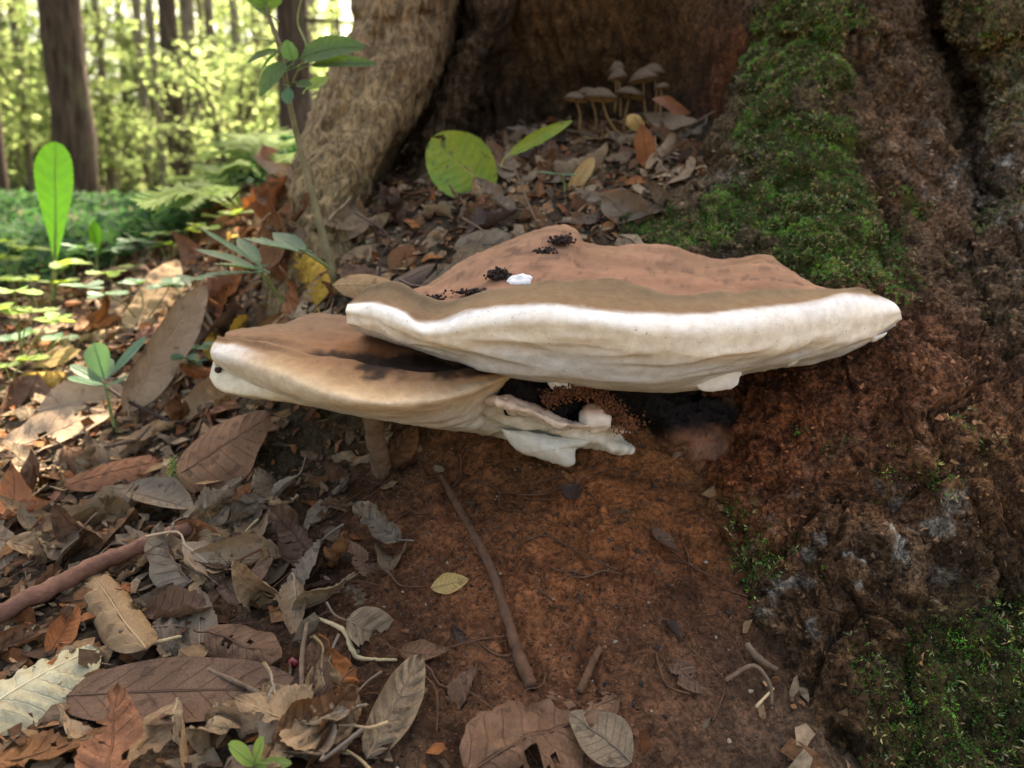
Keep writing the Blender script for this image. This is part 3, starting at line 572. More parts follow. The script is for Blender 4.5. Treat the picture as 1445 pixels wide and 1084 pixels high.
# the orange-brown stain and the near-black tear across the top; whiter tip
s_g = np.linspace(0, 9, G.shape[0])[:, None] * np.ones((1, G.shape[1]))
def dst(px, py, d, sx=1, sy=1, sz=1): return (((G - P(px, py, d)) * np.array([sx, sy, sz])) ** 2).sum(-1)
nz = fbm(G, 55, 4, 171)
orange = np.clip(np.exp(-dst(540, 500, .68) / .045 ** 2) + .9 * np.exp(-dst(610, 530, .65, .6) / .03 ** 2), 0, 1) * (.8 + .4 * nz) * (1 - sstep(3.2, 4.3, s_g))
cc = cc * (1 - np.clip(orange, 0, 1)[..., None]) + np.array([.26, .10, .035]) * np.clip(orange, 0, 1)[..., None]
blk = sstep(.25, .6, 1.3 * np.exp(-dst(585, 524, .655, .30, .6, 1.5) / .021 ** 2) + .7 * np.exp(-dst(455, 505, .66, .5, 1, 2.2) / .016 ** 2) * .55 + .6 * nz) * (1 - sstep(3.0, 3.6, s_g)) * sstep(1, 1.6, s_g)
cc = cc * (1 - .92 * blk[..., None]) + np.array([.014, .008, .006]) * .92 * blk[..., None]
tip = np.exp(-dst(320, 492, .675) / .035 ** 2) * sstep(3.2, 4, s_g) * (1 - sstep(5.5, 6.2, s_g)); cc = cc * (1 - .7 * tip[..., None]) + np.array([.85, .85, .82]) * .7 * tip[..., None]
loft_parts(G, cc, N, fl_, SEG, [('cap_crust', 0, 3, 'tan and orange brown crust with a black tear'), ('growing_margin', 3, 6, 'cream margin'), ('pore_surface', 6, 9, None)], lower, M['fungus'])
nT = [(301, 510, .70), (318, 520, .695), (345, 532, .682), (380, 546, .665), (440, 565, .645)]
nO = [(296, 530, .692), (310, 546, .685), (338, 554, .677), (380, 560, .666), (440, 570, .655)]
nK = [(308, 540, .74), (325, 554, .735), (350, 560, .73), (390, 565, .73), (440, 572, .73)]
G, cc, N, fl_ = loft([add_d(nT, .05, 3), nT, nO, add_d(nO, .015, 4), nK, add_d(nK, .05, -2)], [(.6, .55, .4), (.62, .58, .42), (.72, .66, .5), (.7, .66, .52), (.5, .48, .34), (.5, .48, .34)], 90, 8, lambda G, s, t: .002 * fbm(G, 40, 3, 181), 180)
loft_parts(G, cc, N, fl_, 8, [('under_lobe', 0, 5, 'rounded cream lobe under the margin')], lower, M['fungus'])

third = empty('bracket_fungus', P(820, 610, .74), 'smallest bracket fungus, torn white underside below the black crust', 'fungus', 'bracket fungi on the tree base')
def tri(f): return [(x, f(x, y)[0], f(x, y)[1]) for x, y in ((676, 556), (698, 556), (725, 563), (755, 573), (788, 587), (812, 597), (860, 602), (905, 612), (955, 630))]
def lipw(x): return 1 - .72 * sstep(785, 815, np.array(float(x)))
def ld(x): return .652 + .02 * sstep(760, 880, np.array(float(x))) + .06 * sstep(850, 930, np.array(float(x))) + .02 * sstep(700, 676, np.array(float(x)))
c3 = [tri(lambda x, y: (y + 9, ld(x) + .06)), tri(lambda x, y: (y + 3 * lipw(x), ld(x) + .022)), tri(lambda x, y: (y, ld(x) + .012)), tri(lambda x, y: (y + 8 * lipw(x), ld(x))), tri(lambda x, y: (y + 16 * lipw(x), ld(x) + .003)), tri(lambda x, y: (y + 19 * lipw(x), ld(x) + .016)),
      [(660, 585, .70), (700, 594, .69), (750, 606, .688), (785, 613, .688), (825, 621, .688), (870, 630, .69), (915, 638, .725), (955, 634, .77)], [(640, 598, .72), (700, 612, .72), (755, 618, .722), (795, 624, .722), (840, 634, .715), (880, 642, .712), (910, 644, .735), (955, 637, .79)]]
G, cc, N, fl_ = loft(c3 + [add_d(c3[-1], .06, -4)], [(.3, .17, .12), (.5, .32, .24), (.66, .48, .38), (.78, .62, .5), (.8, .72, .62), (.66, .64, .55), (.68, .68, .6), (.6, .6, .5), (.5, .5, .42)], 220, 9,
                     lambda G, s, t: .003 * fbm(G, 60, 4, 191) + .0012 * ridged(G, 130, 2, 193) + sstep(5, 6, s) * .004 * ridged(G * np.array([.5, 1, 1.3]), 40, 2, 192), 190, .3)
loft_parts(G, cc, N, fl_, 9, [('cap_lip', 0, 5, 'narrow pinkish white lip'), ('pore_surface', 5, 8, None)], third, M['fungus'])
def flake(pts, d, root, name='pore_flake', thick=.004, colr=(.8, .8, .77), bow=.004, seed=0):
    """a torn sheet of pore layer with its own thickness"""
    pts = np.array(pts, float); c = pts.mean(0); rings = []
    e = catmull(np.concatenate([pts, pts[:1]]), len(pts) * 6 + 1)[:-1]; e = e + 1.2 * np.stack([vnoise(np.stack([e[:, 0] * .2, e[:, 1] * .2, e[:, 0] * 0 + k], -1), seed + k) for k in (0, 1)], -1)
    for f, dd in ((0, -bow), (.5, -bow * .8), (.9, -bow * .2), (1, 0), (1.0, thick), (.8, thick * 1.3)):
        rings.append(np.stack([P(*(c + (q_ - c) * max(f, .02)), d + dd) for q_ in e]))
    G = np.stack(rings); G = G + .0009 * fbm(G, 90, 3, seed)[..., None]
    V = G.reshape(-1, 3); f = grid_faces(len(rings), len(e), True)
    o = link(name, mesh_np(name, local(V, root), f, colr=np.tile(colr, (len(V), 1))), M['fungus'], root); return o
flake([(705, 604), (760, 612), (805, 618), (832, 622), (826, 629), (812, 636), (812, 652), (800, 659), (785, 655), (750, 644), (728, 634)], .683, third, thick=.009, bow=.010, colr=(.64, .64, .57), seed=1)
for i, (pts, d) in enumerate((([(772, 536), (816, 540), (813, 549), (780, 549)], .66), ([(982, 544), (1000, 530), (1040, 514), (1046, 522), (1038, 545), (1015, 552), (990, 551)], .645), ([(1108, 509), (1128, 508), (1120, 515), (1112, 517)], .66), ([(880, 545), (960, 546), (940, 550), (900, 551)], .665), ([(1225, 478), (1250, 470), (1244, 478), (1232, 483)], .672), ([(1040, 512), (1072, 509), (1066, 514), (1048, 515)], .66))):
    flake(pts, d, upper, 'torn_flake', .004, bow=.004, seed=10 + i).parent = UPP
def knob(root, c, rx, ry, rz, colr, name, seed=0):
    n, m = 18, 28; th = np.linspace(0, math.pi, n)[:, None]; a = np.linspace(0, 2 * math.pi, m, endpoint=False)[None]
    V = np.stack([np.sin(th) * np.cos(a), np.sin(th) * np.sin(a), np.cos(th) * np.ones_like(a)], -1)
    sq = np.sign(V) * np.abs(V) ** .72; V = sq * (1 + .38 * fbm(V, 1.5, 4, seed)[..., None]) * np.array([rx, ry, rz]) + c
    V = V.reshape(-1, 3); zz = (V[:, 2] - c[2]) / rz
    cl = np.array([.55, .33, .22]) * sstep(.2, .9, zz)[:, None] + np.array(colr) * (1 - sstep(.2, .9, zz))[:, None]
    return link(name, mesh_np(name, local(V, root), grid_faces(n, m, True), colr=cl), M['fungus'], root)
knob(third, P(841, 589, .676), .0125, .014, .0115, (.85, .78, .68), 'young_knob', 3)
# black crust between the brackets, with rust coral growth
def patch(px0, px1, py0, py1, d, n, m, f):
    X, Y = np.meshgrid(np.linspace(px0, px1, n), np.linspace(py0, py1, m), indexing='ij')
    G = np.stack([P(a, b, d + c) for a, b, c in zip(X.ravel(), Y.ravel(), f(X, Y).ravel())]).reshape(n, m, 3); return X, Y, G
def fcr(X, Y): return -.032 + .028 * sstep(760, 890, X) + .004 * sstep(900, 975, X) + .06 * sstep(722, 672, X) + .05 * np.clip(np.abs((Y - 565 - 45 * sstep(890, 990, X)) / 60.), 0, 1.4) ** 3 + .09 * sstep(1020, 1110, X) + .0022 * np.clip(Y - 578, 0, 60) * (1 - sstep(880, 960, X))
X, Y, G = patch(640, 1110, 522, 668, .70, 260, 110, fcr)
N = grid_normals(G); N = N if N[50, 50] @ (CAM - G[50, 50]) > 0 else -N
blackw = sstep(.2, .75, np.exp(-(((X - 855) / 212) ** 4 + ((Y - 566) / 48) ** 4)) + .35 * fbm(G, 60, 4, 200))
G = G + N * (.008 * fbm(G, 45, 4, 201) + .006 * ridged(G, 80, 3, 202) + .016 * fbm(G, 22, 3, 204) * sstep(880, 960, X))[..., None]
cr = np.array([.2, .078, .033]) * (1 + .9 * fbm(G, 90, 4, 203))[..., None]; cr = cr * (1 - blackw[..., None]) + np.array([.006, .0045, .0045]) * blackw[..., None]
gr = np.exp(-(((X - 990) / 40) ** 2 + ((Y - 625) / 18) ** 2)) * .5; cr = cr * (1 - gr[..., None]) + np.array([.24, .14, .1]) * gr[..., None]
crm = NT('black_crust', .45, .22); crm.l(crm.attr(), crm.b.inputs['Base Color']); crm.l(crm.bump(crm.noise(260, crm.pos(), 6, .65), 1., .004), crm.b.inputs['Normal'])
ff = grid_faces(260, 110)
link('black_crust', mesh_np('black_crust', local(G.reshape(-1, 3), tree), ff, colr=cr.reshape(-1, 3)), crm.m, tree)
def lumps(centres, rad, seed=0, sub=(6, 8)):
    n, m = sub; th = np.linspace(0, math.pi, n)[:, None]; a = np.linspace(0, 2 * math.pi, m, endpoint=False)[None]
    S = np.stack([np.sin(th) * np.cos(a), np.sin(th) * np.sin(a), np.cos(th) * np.ones_like(a)], -1); rr = np.random.default_rng(seed); out = []
    for c, r in zip(centres, rad):
        V = S * (1 + .45 * vnoise(S * 1.7 + rr.uniform(0, 50, 3), seed)[..., None]) * r * rr.uniform(.7, 1.3, 3) + c
        out.append((V.reshape(-1, 3), [grid_faces(n, m, True)]))
    return join(out)
rr = np.random.default_rng(4); cs, rs = [], []
for k in range(1300):
    t = rr.uniform(0, 1); x = 768 + 112 * t + rr.normal(0, 4); y = 566 - 22 * math.sin(math.pi * min(1, t * 1.05)) + 16 * t + rr.normal(0, 6) + 4 * math.sin(k * 2.1)
    cs.append(P(x, y, .654 + .014 * t + rr.uniform(-.005, .006))); rs.append(rr.uniform(.0005, .0012))
for k in range(260): cs.append(P(885 + rr.normal(0, 12), 598 + rr.normal(0, 9), .666)); rs.append(rr.uniform(.0004, .0012))
V, F_ = lumps(cs, rs, 5, (4, 6)); o = link('rust_growth', mesh_np('rust_growth', local(V, tree), F_), M['spore'], tree, kind='stuff'); o['label'] = 'rust brown coral-like spore growth on black crust'

def clump(px, py, d, n, spread, label, seed):
    rr = np.random.default_rng(seed); c = P(px, py, d); cs = []; rs = []
    for k in range(n):
        v = rr.normal(0, 1, 3) * spread * .75; v[2] = abs(v[2]) * .7 - .001; cs.append(c + v); rs.append(rr.uniform(.0006, .0016))
    V, F_ = lumps(cs, rs, seed); root = link('dirt_clump', mesh_np('dirt_clump', V - c, F_), M['crumb'], label=label, cat='dirt', group='dark crumbly dirt on the brackets', kind='thing'); root.location = c
def on_upper(px, py):
    """point of the upper cap under a pixel"""
    ray = FWD + (px - 722.5) / FPX * RGT - (py - 542.0) / FPX * UPV; v = GUP - CAM; t = v @ ray / (ray @ ray); dd = np.linalg.norm(v - t[..., None] * ray, axis=-1)
    dd = dd + .1 * (t > .9) + (np.arange(GUP.shape[0])[:, None] > 7 * SEG) * .05
    i = np.unravel_index(np.argmin(dd), dd.shape); return (GUP[i] - CAM) @ FWD
for px, py, n, spd, lab, s_ in ((704, 391, 260, (.0052, .005, .0055), 'round dark crumb clump beside the white spot on the largest bracket', 1), (793, 341, 220, (.0062, .006, .005), 'dark crumb clump near the back edge of the largest bracket', 2), (772, 356, 120, (.0055, .005, .004), 'flat dark crumb smear just below the back edge clump on the largest bracket', 3),
                                 (672, 412, 160, (.011, .004, .0024), 'line of dark crumbs in the groove of the largest bracket', 4), (605, 421, 120, (.009, .004, .0022), 'dark crust crumbs at the groove end of the largest bracket', 5)):
    clump(px, py, on_upper(px, py) - .003, n, np.array(spd), lab, s_)
V, F_ = lumps([P(734, 398, on_upper(734, 398) - .001)], [.0055], 9, (12, 18)); V[:, 0] = V[:, 0].mean() + (V[:, 0] - V[:, 0].mean()) * 1.35; link('white_spot', mesh_np('white_spot', local(V, upper), F_), M['white'], UPC)
V, F_ = lumps([P(320 - 12, 523, .69)], [.0035], 10, (8, 12)); link('dark_pit', mesh_np('dark_pit', local(V, lower), F_), M['crumb'], lower)

# ------------------------------------------------------------------ leaves
def leaf_geo(L=.07, W=.02, a=.85, b=.8, bend=0., roll=0., edge=0., crumple=0., serr=0., nserr=16, corr=.0, ncorr=9, seed=0, petiole=.25, nu=30, nv=11, twist=0., pr=.0009, tip=1.0, bite=None):
    u = np.linspace(0, 1, nu)[:, None]; v = np.linspace(-1, 1, nv)[None, :]
    prof = np.sin(math.pi * np.clip(u, 0, 1) ** a) ** b; prof = np.maximum(prof, .0); prof = prof * (1 - (1 - tip) * u)
    rr = np.random.default_rng(seed)
    if serr: prof = prof * (1 - serr * ((u * nserr) % 1.0))
    prof = prof * (1 + .10 * vnoise(np.concatenate([u * 5, u * 0 + seed * 1.7, u * 0], -1), seed)[:, None])
    wv = W * prof * v
    x = L * u * np.ones_like(v); y = wv.copy(); z = np.zeros_like(y)
    if abs(roll) > 1e-3:
        rad = W / abs(roll); ang = wv / rad; y = rad * np.sin(ang); z = math.copysign(1, roll) * rad * (1 - np.cos(ang))
    z = z + edge * W * np.abs(v) ** 3 * prof
    z = z + corr * np.cos(2 * math.pi * (u * ncorr - np.abs(v) * 1.2)) * np.sin(math.pi * np.abs(v)) * W
    pt = np.stack([x / max(L, 1e-6) * 3.0, y / max(L, 1e-6) * 3.0, np.full_like(x, seed * 3.1)], -1)
    z = z + crumple * L * (fbm(pt, 1.0, 3, seed) * .5 + .35 * np.abs(fbm(pt, 1.7, 2, seed + 5)))
    y = y + crumple * L * .25 * fbm(pt, 1.3, 2, seed + 9)
    if twist: t = twist * (u - .3); y, z = y * np.cos(t) - z * np.sin(t), y * np.sin(t) + z * np.cos(t)
    if abs(bend) > 1e-3:
        k = bend / L; th = k * x; xr = (1 / k - z) * np.sin(th); zr = 1 / k - (1 / k - z) * np.cos(th); x, z = xr, zr
    V = np.stack([x, y, z], -1); uv = np.stack([u * np.ones_like(v), v * .5 * np.ones_like(u) + .5], -1)
    F = grid_faces(nu, nv)
    if bite is not None:
        keep = np.ones(len(F), bool); ctr = uv.reshape(-1, 2)[F].mean(1)
        for bu, bv, br in bite: keep &= np.hypot((ctr[:, 0] - bu) * 1.0, (ctr[:, 1] - bv) * W * 2 / L) > br * (1 + .3 * np.sin(9 * np.arctan2(ctr[:, 1] - bv, ctr[:, 0] - bu)))
        F = F[keep]
    Vp = V.reshape(-1, 3); parts = [(Vp, [F])]; uvs = [uv.reshape(-1, 2)]
    if petiole:
        b0 = V[0, nv // 2]; d0 = V[1, nv // 2] - b0; d0 = d0 / (np.linalg.norm(d0) + 1e-9)
        C = np.stack([b0 + d0 * .04 * L, b0 - d0 * petiole * L * .5 + np.array([0, .03 * L * rr.normal(), 0]), b0 - d0 * petiole * L + np.array([0, .08 * L * rr.normal(), .03 * L * rr.normal()])])
        tv, tf = tube(C, [pr * .8, pr, pr * 1.3], 5, 7, False); parts.append((tv, tf)); uvs.append(np.tile([[.3, .5]], (len(tv), 1)))
    # raised midrib under and over the blade
    mid = V[:, nv // 2]; k = np.linspace(0, nu - 1, 12).astype(int); tv, tf = tube(mid[k], np.linspace(pr, pr * .35, 4), 4, 16, False); parts.append((tv, tf)); uvs.append(np.tile([[.5, .5]], (len(tv), 1)))
    V, F = join(parts); return V, F, np.concatenate(uvs)
def leaf_mesh(name, **k):
    V, F, uv = leaf_geo(**k); return mesh_np(name, V, F, uv=uv)
def frame_mat(base, tipp, nrm, rollang=0):
    ex = np.asarray(tipp) - np.asarray(base); L = np.linalg.norm(ex); ex = ex / L
    ez = np.asarray(nrm, float) - ex * (np.asarray(nrm) @ ex); ez /= np.linalg.norm(ez) + 1e-9; ey = np.cross(ez, ex)
    c, s = math.cos(rollang), math.sin(rollang); ey, ez = ey * c + ez * s, ez * c - ey * s
    m = Matrix(((ex[0], ey[0], ez[0], base[0]), (ex[1], ey[1], ez[1], base[1]), (ex[2], ey[2], ez[2], base[2]), (0, 0, 0, 1)))
    return m, L
def leaf_at(base, tipp, width, nrm, mat, name='fallen_leaf', parent=None, rollang=0, label=None, cat=None, group=None, **k):
    mtx, L = frame_mat(base, tipp, nrm, rollang)
    o = link(name, leaf_mesh(name, L=L, W=width / 2, **k), mat, parent, label, cat, group)
    o.matrix_world = mtx
    if parent is not None: o.matrix_world = mtx; o.matrix_parent_inverse = Matrix.Translation(-Vector(parent.location)); 
    return o
def on(px, py, lift=0., d=None):
    if d is not None: return P(px, py, d), np.array([0, -.5, .85])
    p, n = hit(px, py); return p + n * lift, n
def hero(label, bpos, tpos, wpx, mat, rollang=0, nmix=0., **k):
    """a fallen leaf: base and tip given as (px, py, lift[, depth]); width in pixels of the photograph there"""
    pb, nb = on(*bpos); pt, nt = on(*tpos); n = nb + nt; n = n / np.linalg.norm(n)
    tc = (CAM - pb) / np.linalg.norm(CAM - pb); n = n * (1 - nmix) + tc * nmix
    dep = ((pb + pt) / 2 - CAM) @ FWD
    for f in (.15, .5, .85): KEEP.append((pb * (1 - f) + pt * f, .5 * wpx / FPX * dep + .012))
    return leaf_at(pb, pt, wpx / FPX * dep, n, mat, 'fallen_leaf', None, R(rollang), label, 'leaf', **k)

# --- the leaf litter: leaves one can tell apart
VAR = []; SHAPE = []
MARKS = [(P(*q[0]), q[1]) for q in (((150, 880, .56), 'beside the rolled spindle leaf'), ((60, 985, .52), 'by the pale olive leaf'), ((260, 985, .53), 'by the broad flat brown leaf'), ((350, 925, .56), 'by the leaf with small holes'), ((230, 790, .68), 'by the cut end of the reddish stick'), ((30, 870, .62), 'by the reddish stick'),
  ((220, 715, .74), 'by the bluish grey leaf'), ((320, 650, .8), 'under the tan bracket'), ((180, 640, .86), 'by the short grey twig'), ((60, 650, .88), 'by the torn buff leaf'), ((560, 1020, .5), 'by the ribbed curled leaf'), ((760, 1040, .49), 'by the big rotting leaf'), ((500, 910, .57), 'by the kinked straw'), ((480, 740, .68), 'by the stubby stem under the tan bracket'), ((430, 850, .61), 'by the upright broken stalk'), ((900, 1040, .49), 'by the curled tendril'),
  ((690, 800, .6), 'by the slanting root'), ((850, 760, .62), 'on the bare red soil'), ((640, 840, .59), 'by the amber leaf scrap'),
  ((150, 540, 1.), 'by the round-leaved herb'), ((240, 480, 1.03), 'by the folded tan leaf'), ((75, 430, 1.3), 'at the foot of the tall dandelion leaf'), ((60, 550, 1.05), 'by the golden curled leaf'), ((290, 440, 1.1), 'by the askew grey twig'), ((410, 440, .98), 'at the foot of the low seedling'), ((475, 405, .93), 'at the sapling foot'), ((345, 305, 1.5), 'under the ferns'), ((190, 400, 1.35), 'by the stick behind the herbs'), ((390, 250, 1.6), 'by the glowing orange leaf'), ((10, 500, 1.2), 'by the fan-leaved herb'),
  ((660, 300, 1.03), 'below the spotted green leaf'), ((790, 265, 1.03), 'by the tiny seedling in the hollow'), ((870, 200, 1.13), 'below the small mushrooms'), ((920, 270, .98), 'against the mossy root'), ((700, 345, .9), 'behind the back edge of the largest bracket'), ((560, 370, .93), 'by the maroon leaf'), ((760, 300, .95), 'by the stalk beside the spotted leaf'))]
for i in range(14):
    k = dict(L=.07, W=(.017, .022, .019, .026, .015)[i % 5], a=(.8, .9, .7, 1.0)[i % 4], b=(.75, .9, .65)[i % 3], bend=(.5, -.9, .2, 1.3, -.4, .8, -1.4)[i % 7], roll=(.5, 1.4, -.7, 2.2, .3, -1.5)[i % 6], edge=(0, .3, -.3)[i % 3], crumple=(.10, .2, .06, .26)[i % 4],
             serr=(.12, .06, 0, .16)[i % 4], nserr=(14, 18, 22)[i % 3], corr=(.10, .05, .14)[i % 3], ncorr=(7, 9, 8)[i % 3], seed=i * 3 + 1, petiole=(.25, 0, .3, .15)[i % 4], twist=(.5, -.7, .2)[i % 3],
             bite=None if i % 3 else [(.7, .9, .16), (.35, .1, .1), (.5, .62, .03)])
    VAR.append(leaf_mesh('fallen_leaf', **k)); VAR[-1].materials.append(DRY['brown'])
    SHAPE.append('holed' if k['bite'] else 'rolled' if abs(k['roll']) > 1.3 else 'crumpled' if k['crumple'] > .15 else 'toothed' if k['serr'] > .1 else 'flat')
ZONES = [ # polygon box list, how many, colour odds, size, wording
 ('slope', [(0, 640, 420, 1084), (0, 640, 400, 900), (0, 700, 440, 1084), (0, 640, 420, 1000), (330, 640, 560, 1084), (0, 640, 430, 1084), (430, 1010, 800, 1084)], 112, dict(brown=4, grey=4, tan=4, dark=1, russet=1), (.045, .085), 'on the shaded slope below the brackets'),
 ('bank', [(0, 430, 330, 640), (150, 340, 480, 470), (300, 240, 420, 350)], 88, dict(tan=5, brown=3, russet=3, yellow=1, grey=1), (.05, .10), 'on the sunny bank beside the sapling'),
 ('hollow', [(470, 300, 700, 420), (600, 240, 960, 330), (720, 190, 960, 260)], 70, dict(grey=5, brown=3, tan=2, dark=1), (.05, .095), 'in the pile inside the tree hollow'),
 ('soil', [(560, 680, 1000, 980)], 14, dict(brown=4, dark=1, russet=1), (.02, .04), 'half buried in the red soil under the brackets')]
WORDS = dict(tan='tan', brown='brown', grey='grey', dark='near-black', russet='russet', yellow='yellow')
KEEP = [(P(x_, y_, d_), .02) for x_, y_, d_ in ((20, 880, .6), (90, 845, .63), (160, 812, .66), (240, 775, .68), (660, 225, 1.05), (700, 290, 1.0), (770, 245, 1.02), (480, 410, .92), (850, 190, 1.12), (475, 920, .57), (535, 660, .7), (640, 720, .65), (710, 850, .58), (745, 960, .54))]
# --- leaves with a look of their own
hero('pale leaf rolled into a spindle lying across the reddish stick', (205, 965, .028), (118, 795, .03), 100, DRY['tan'], 0, .4, roll=-1.7, a=.85, b=.75, bend=-.3, crumple=.03, corr=.10, ncorr=9, seed=31, petiole=0, nv=17)
hero('large pale olive leaf with a pale midrib, edge curling over the flat brown leaf', (-40, 1045, .012), (135, 925, .026), 170, DRY['pale'], -12, .25, roll=-.9, a=.8, b=.6, bend=-.4, corr=.07, ncorr=7, serr=.05, seed=33, petiole=.1, nv=17, pr=.0012)
hero('broad flat brown leaf with fine dark side veins lying under the rolled leaf', (95, 1000, .008), (430, 975, .008), 115, DRY['brown'], 0, .2, roll=.15, a=.9, b=.45, bend=-.1, corr=.02, seed=35, petiole=0, pr=.0008)
hero('crumpled pinkish brown leaf with small holes beside the flat brown leaf', (300, 915, .014), (408, 945, .012), 70, DRY['brown'], 10, .3, roll=-.8, crumple=.14, a=.8, b=.6, seed=36, bite=[(.3, .45, .05), (.55, .7, .03)], petiole=.15)
hero('curled grey brown leaf with ribbed veins standing on edge by the rotting leaf', (520, 1080, .006), (590, 965, .02), 78, DRY['grey'], 25, .3, roll=1.3, corr=.16, ncorr=7, a=.9, b=.7, seed=37, petiole=0)
hero('big rotting brown leaf below the foot of the slanting root', (655, 1105, .006), (870, 990, .008), 150, DRY['brown'], 0, .3, roll=-.7, crumple=.2, a=.7, b=.7, seed=38, petiole=0, corr=.06, serr=.12, nserr=9, bite=[(.8, .85, .14), (.35, .1, .12), (.55, .95, .1)])
hero('grey rotting leaf scrap beside the big rotting leaf', (880, 1090, .01), (800, 1020, .012), 80, DRY['grey'], 0, .3, roll=.4, crumple=.12, seed=39, petiole=0)
hero('smooth bluish grey leaf with a curled rim above the reddish stick', (178, 705, .01), (275, 735, .012), 60, DRY['grey'], 0, .3, roll=.6, a=.9, b=.6, seed=40, petiole=0, edge=.3)
hero('tall tan leaf folded along its midrib, leaning on the sunny bank', (180, 590, .008), (278, 405, .09, 1.02), 78, DRY['tan'], 35, .5, roll=1.5, a=.9, b=.7, bend=.4, crumple=.04, seed=41, petiole=.05, corr=.03)
hero('broad tan brown leaf with a straight edge standing behind the folded tan leaf', (195, 475, .01), (275, 398, .05), 80, DRY['tan'], 0, .5, roll=-1.0, a=.8, b=.75, crumple=.12, corr=.06, seed=42, petiole=0)
hero('golden curled leaf with puckered veins beside the round-leaved herb', (95, 545, .012), (25, 550, .014), 56, DRY['yellow'], 0, .5, roll=-1.2, corr=.15, ncorr=6, serr=.1, seed=43, petiole=0)
hero('bright yellow leaf under the golden curled leaf', (50, 520, .006), (120, 505, .012), 40, DRY['yellow'], 0, .3, serr=.15, seed=44, petiole=0)
hero('wide buff leaf with toothed pale edge under the round-leaved herb', (60, 590, .01), (190, 560, .016), 80, DRY['tan'], 10, .4, serr=.2, nserr=14, roll=.4, bend=-.4, seed=45, petiole=0)
hero('long buff torn leaf lying on the bank under the grey twig', (-10, 650, .008), (170, 590, .012), 70, DRY['tan'], 0, .3, roll=.3, crumple=.1, seed=46, petiole=0, bite=[(.4, .3, .1), (.8, .8, .1)])
hero('large purplish brown leaf hanging under the edge of the tan bracket', (250, 690, .012), (400, 610, .03), 130, DRY['brown'], -20, .5, roll=-.5, a=.8, b=.6, crumple=.06, seed=47, petiole=0, corr=.04)
hero('long ochre brown leaf lying down the slope below the grey twig', (95, 700, .01), (270, 640, .014), 62, DRY['russet'], 0, .35, roll=-.6, bend=-.4, seed=48, petiole=0, corr=.06)
hero('small russet leaf standing on edge beside the rolled leaf', (70, 930, .004), (120, 880, .016), 40, DRY['russet'], 30, .4, roll=.7, seed=49, petiole=0)
hero('dark maroon leaf poking out between the largest bracket and the hollow litter', (548, 405, .01, .85), (615, 372, .02, .86), 34, DRY['dark'], -20, .4, roll=-.5, seed=50, petiole=0)
hero('red brown leaf standing upright above the maroon leaf', (555, 388, .006, .9), (582, 345, .03, .92), 42, DRY['brown'], 0, .7, roll=.6, seed=51, petiole=0)
hero('pale buff leaf lying behind the tip of the largest bracket', (470, 402, .02, .84), (560, 395, .02, .82), 42, DRY['tan'], 0, .5, roll=-.6, bend=-.5, seed=52, petiole=0)
hero('grey leaf with a torn tip leaning by the maroon leaf', (625, 385, .01, .9), (618, 320, .05, .97), 58, DRY['grey'], 0, .6, roll=.3, crumple=.1, seed=53, petiole=0)
hero('big grey brown leaf lying along the back edge of the largest bracket', (640, 350, .012, .88), (755, 335, .012, .9), 56, DRY['grey'], 0, .5, roll=-.4, bend=-.3, seed=54, petiole=0)
hero('whitish grey leaf heaped beside the sapling foot', (480, 380, .02, .95), (560, 350, .03, .98), 58, DRY['grey'], 0, .5, roll=-.6, crumple=.1, seed=55, petiole=0)
hero('dark slate leaf behind the spotted green leaf', (615, 325, .01, 1.05), (690, 270, .02, 1.08), 70, DRY['dark'], 0, .6, roll=.4, seed=56, petiole=0)
hero('curved brown leaf with pale ribs between the spotted leaf and the mossy root', (740, 315, .012, .95), (825, 285, .02, 1.0), 58, DRY['tan'], 10, .5, roll=-1.3, corr=.12, ncorr=5, seed=57, petiole=0)
hero('orange tan curled leaf standing beside the tiny seedling in the hollow', (805, 275, .006, 1.0), (838, 222, .03, 1.0), 34, DRY['yellow'], 0, .7, roll=1.6, seed=58, petiole=0)
hero('rusty leaf strip hanging in front of the small mushrooms', (915, 240, .004, 1.03), (905, 175, .03, 1.04), 34, DRY['russet'], 0, .8, roll=.8, seed=59, petiole=0)
hero('pale yellow curled leaf arched beside the small mushrooms', (885, 178, .02, 1.05), (930, 150, .03, 1.06), 34, DRY['yellow'], 10, .6, roll=-.9, bend=-1.4, corr=.12, seed=60, petiole=0)
hero('twisted orange leaf between the arched leaf and the orange rot', (920, 140, .03, 1.08), (975, 160, .02, 1.08), 26, DRY['russet'], 0, .5, roll=1.5, twist=2.0, seed=61, petiole=0)
hero('orange brown leaf tip poking up behind the largest bracket against moss', (1075, 372, .004, .80), (1122, 350, .02, .79), 32, DRY['russet'], -15, .5, roll=.8, a=.6, b=.9, seed=62, petiole=0)
hero('small amber leaf scrap lying on the red soil', (612, 838, .006), (664, 828, .008), 30, DRY['yellow'], 0, .5, roll=.4, seed=63, petiole=0)
hero('orange dry leaf glowing in the sun beside the tree root above the ferns', (375, 258, .03, 1.55), (428, 235, .06, 1.55), 46, DRY['russet'], 0, .5, roll=.5, seed=64, petiole=0)
hero('orange leaf standing up behind the glowing leaf by the tree root', (385, 235, .05, 1.6), (372, 205, .1, 1.62), 30, DRY['russet'], 0, .8, roll=.3, seed=65, petiole=0)
hero('rust brown leaf lying at the foot of the tree root below the ferns', (340, 310, .02, 1.45), (395, 285, .03, 1.45), 40, DRY['russet'], 0, .6, roll=-.6, seed=66, petiole=0)

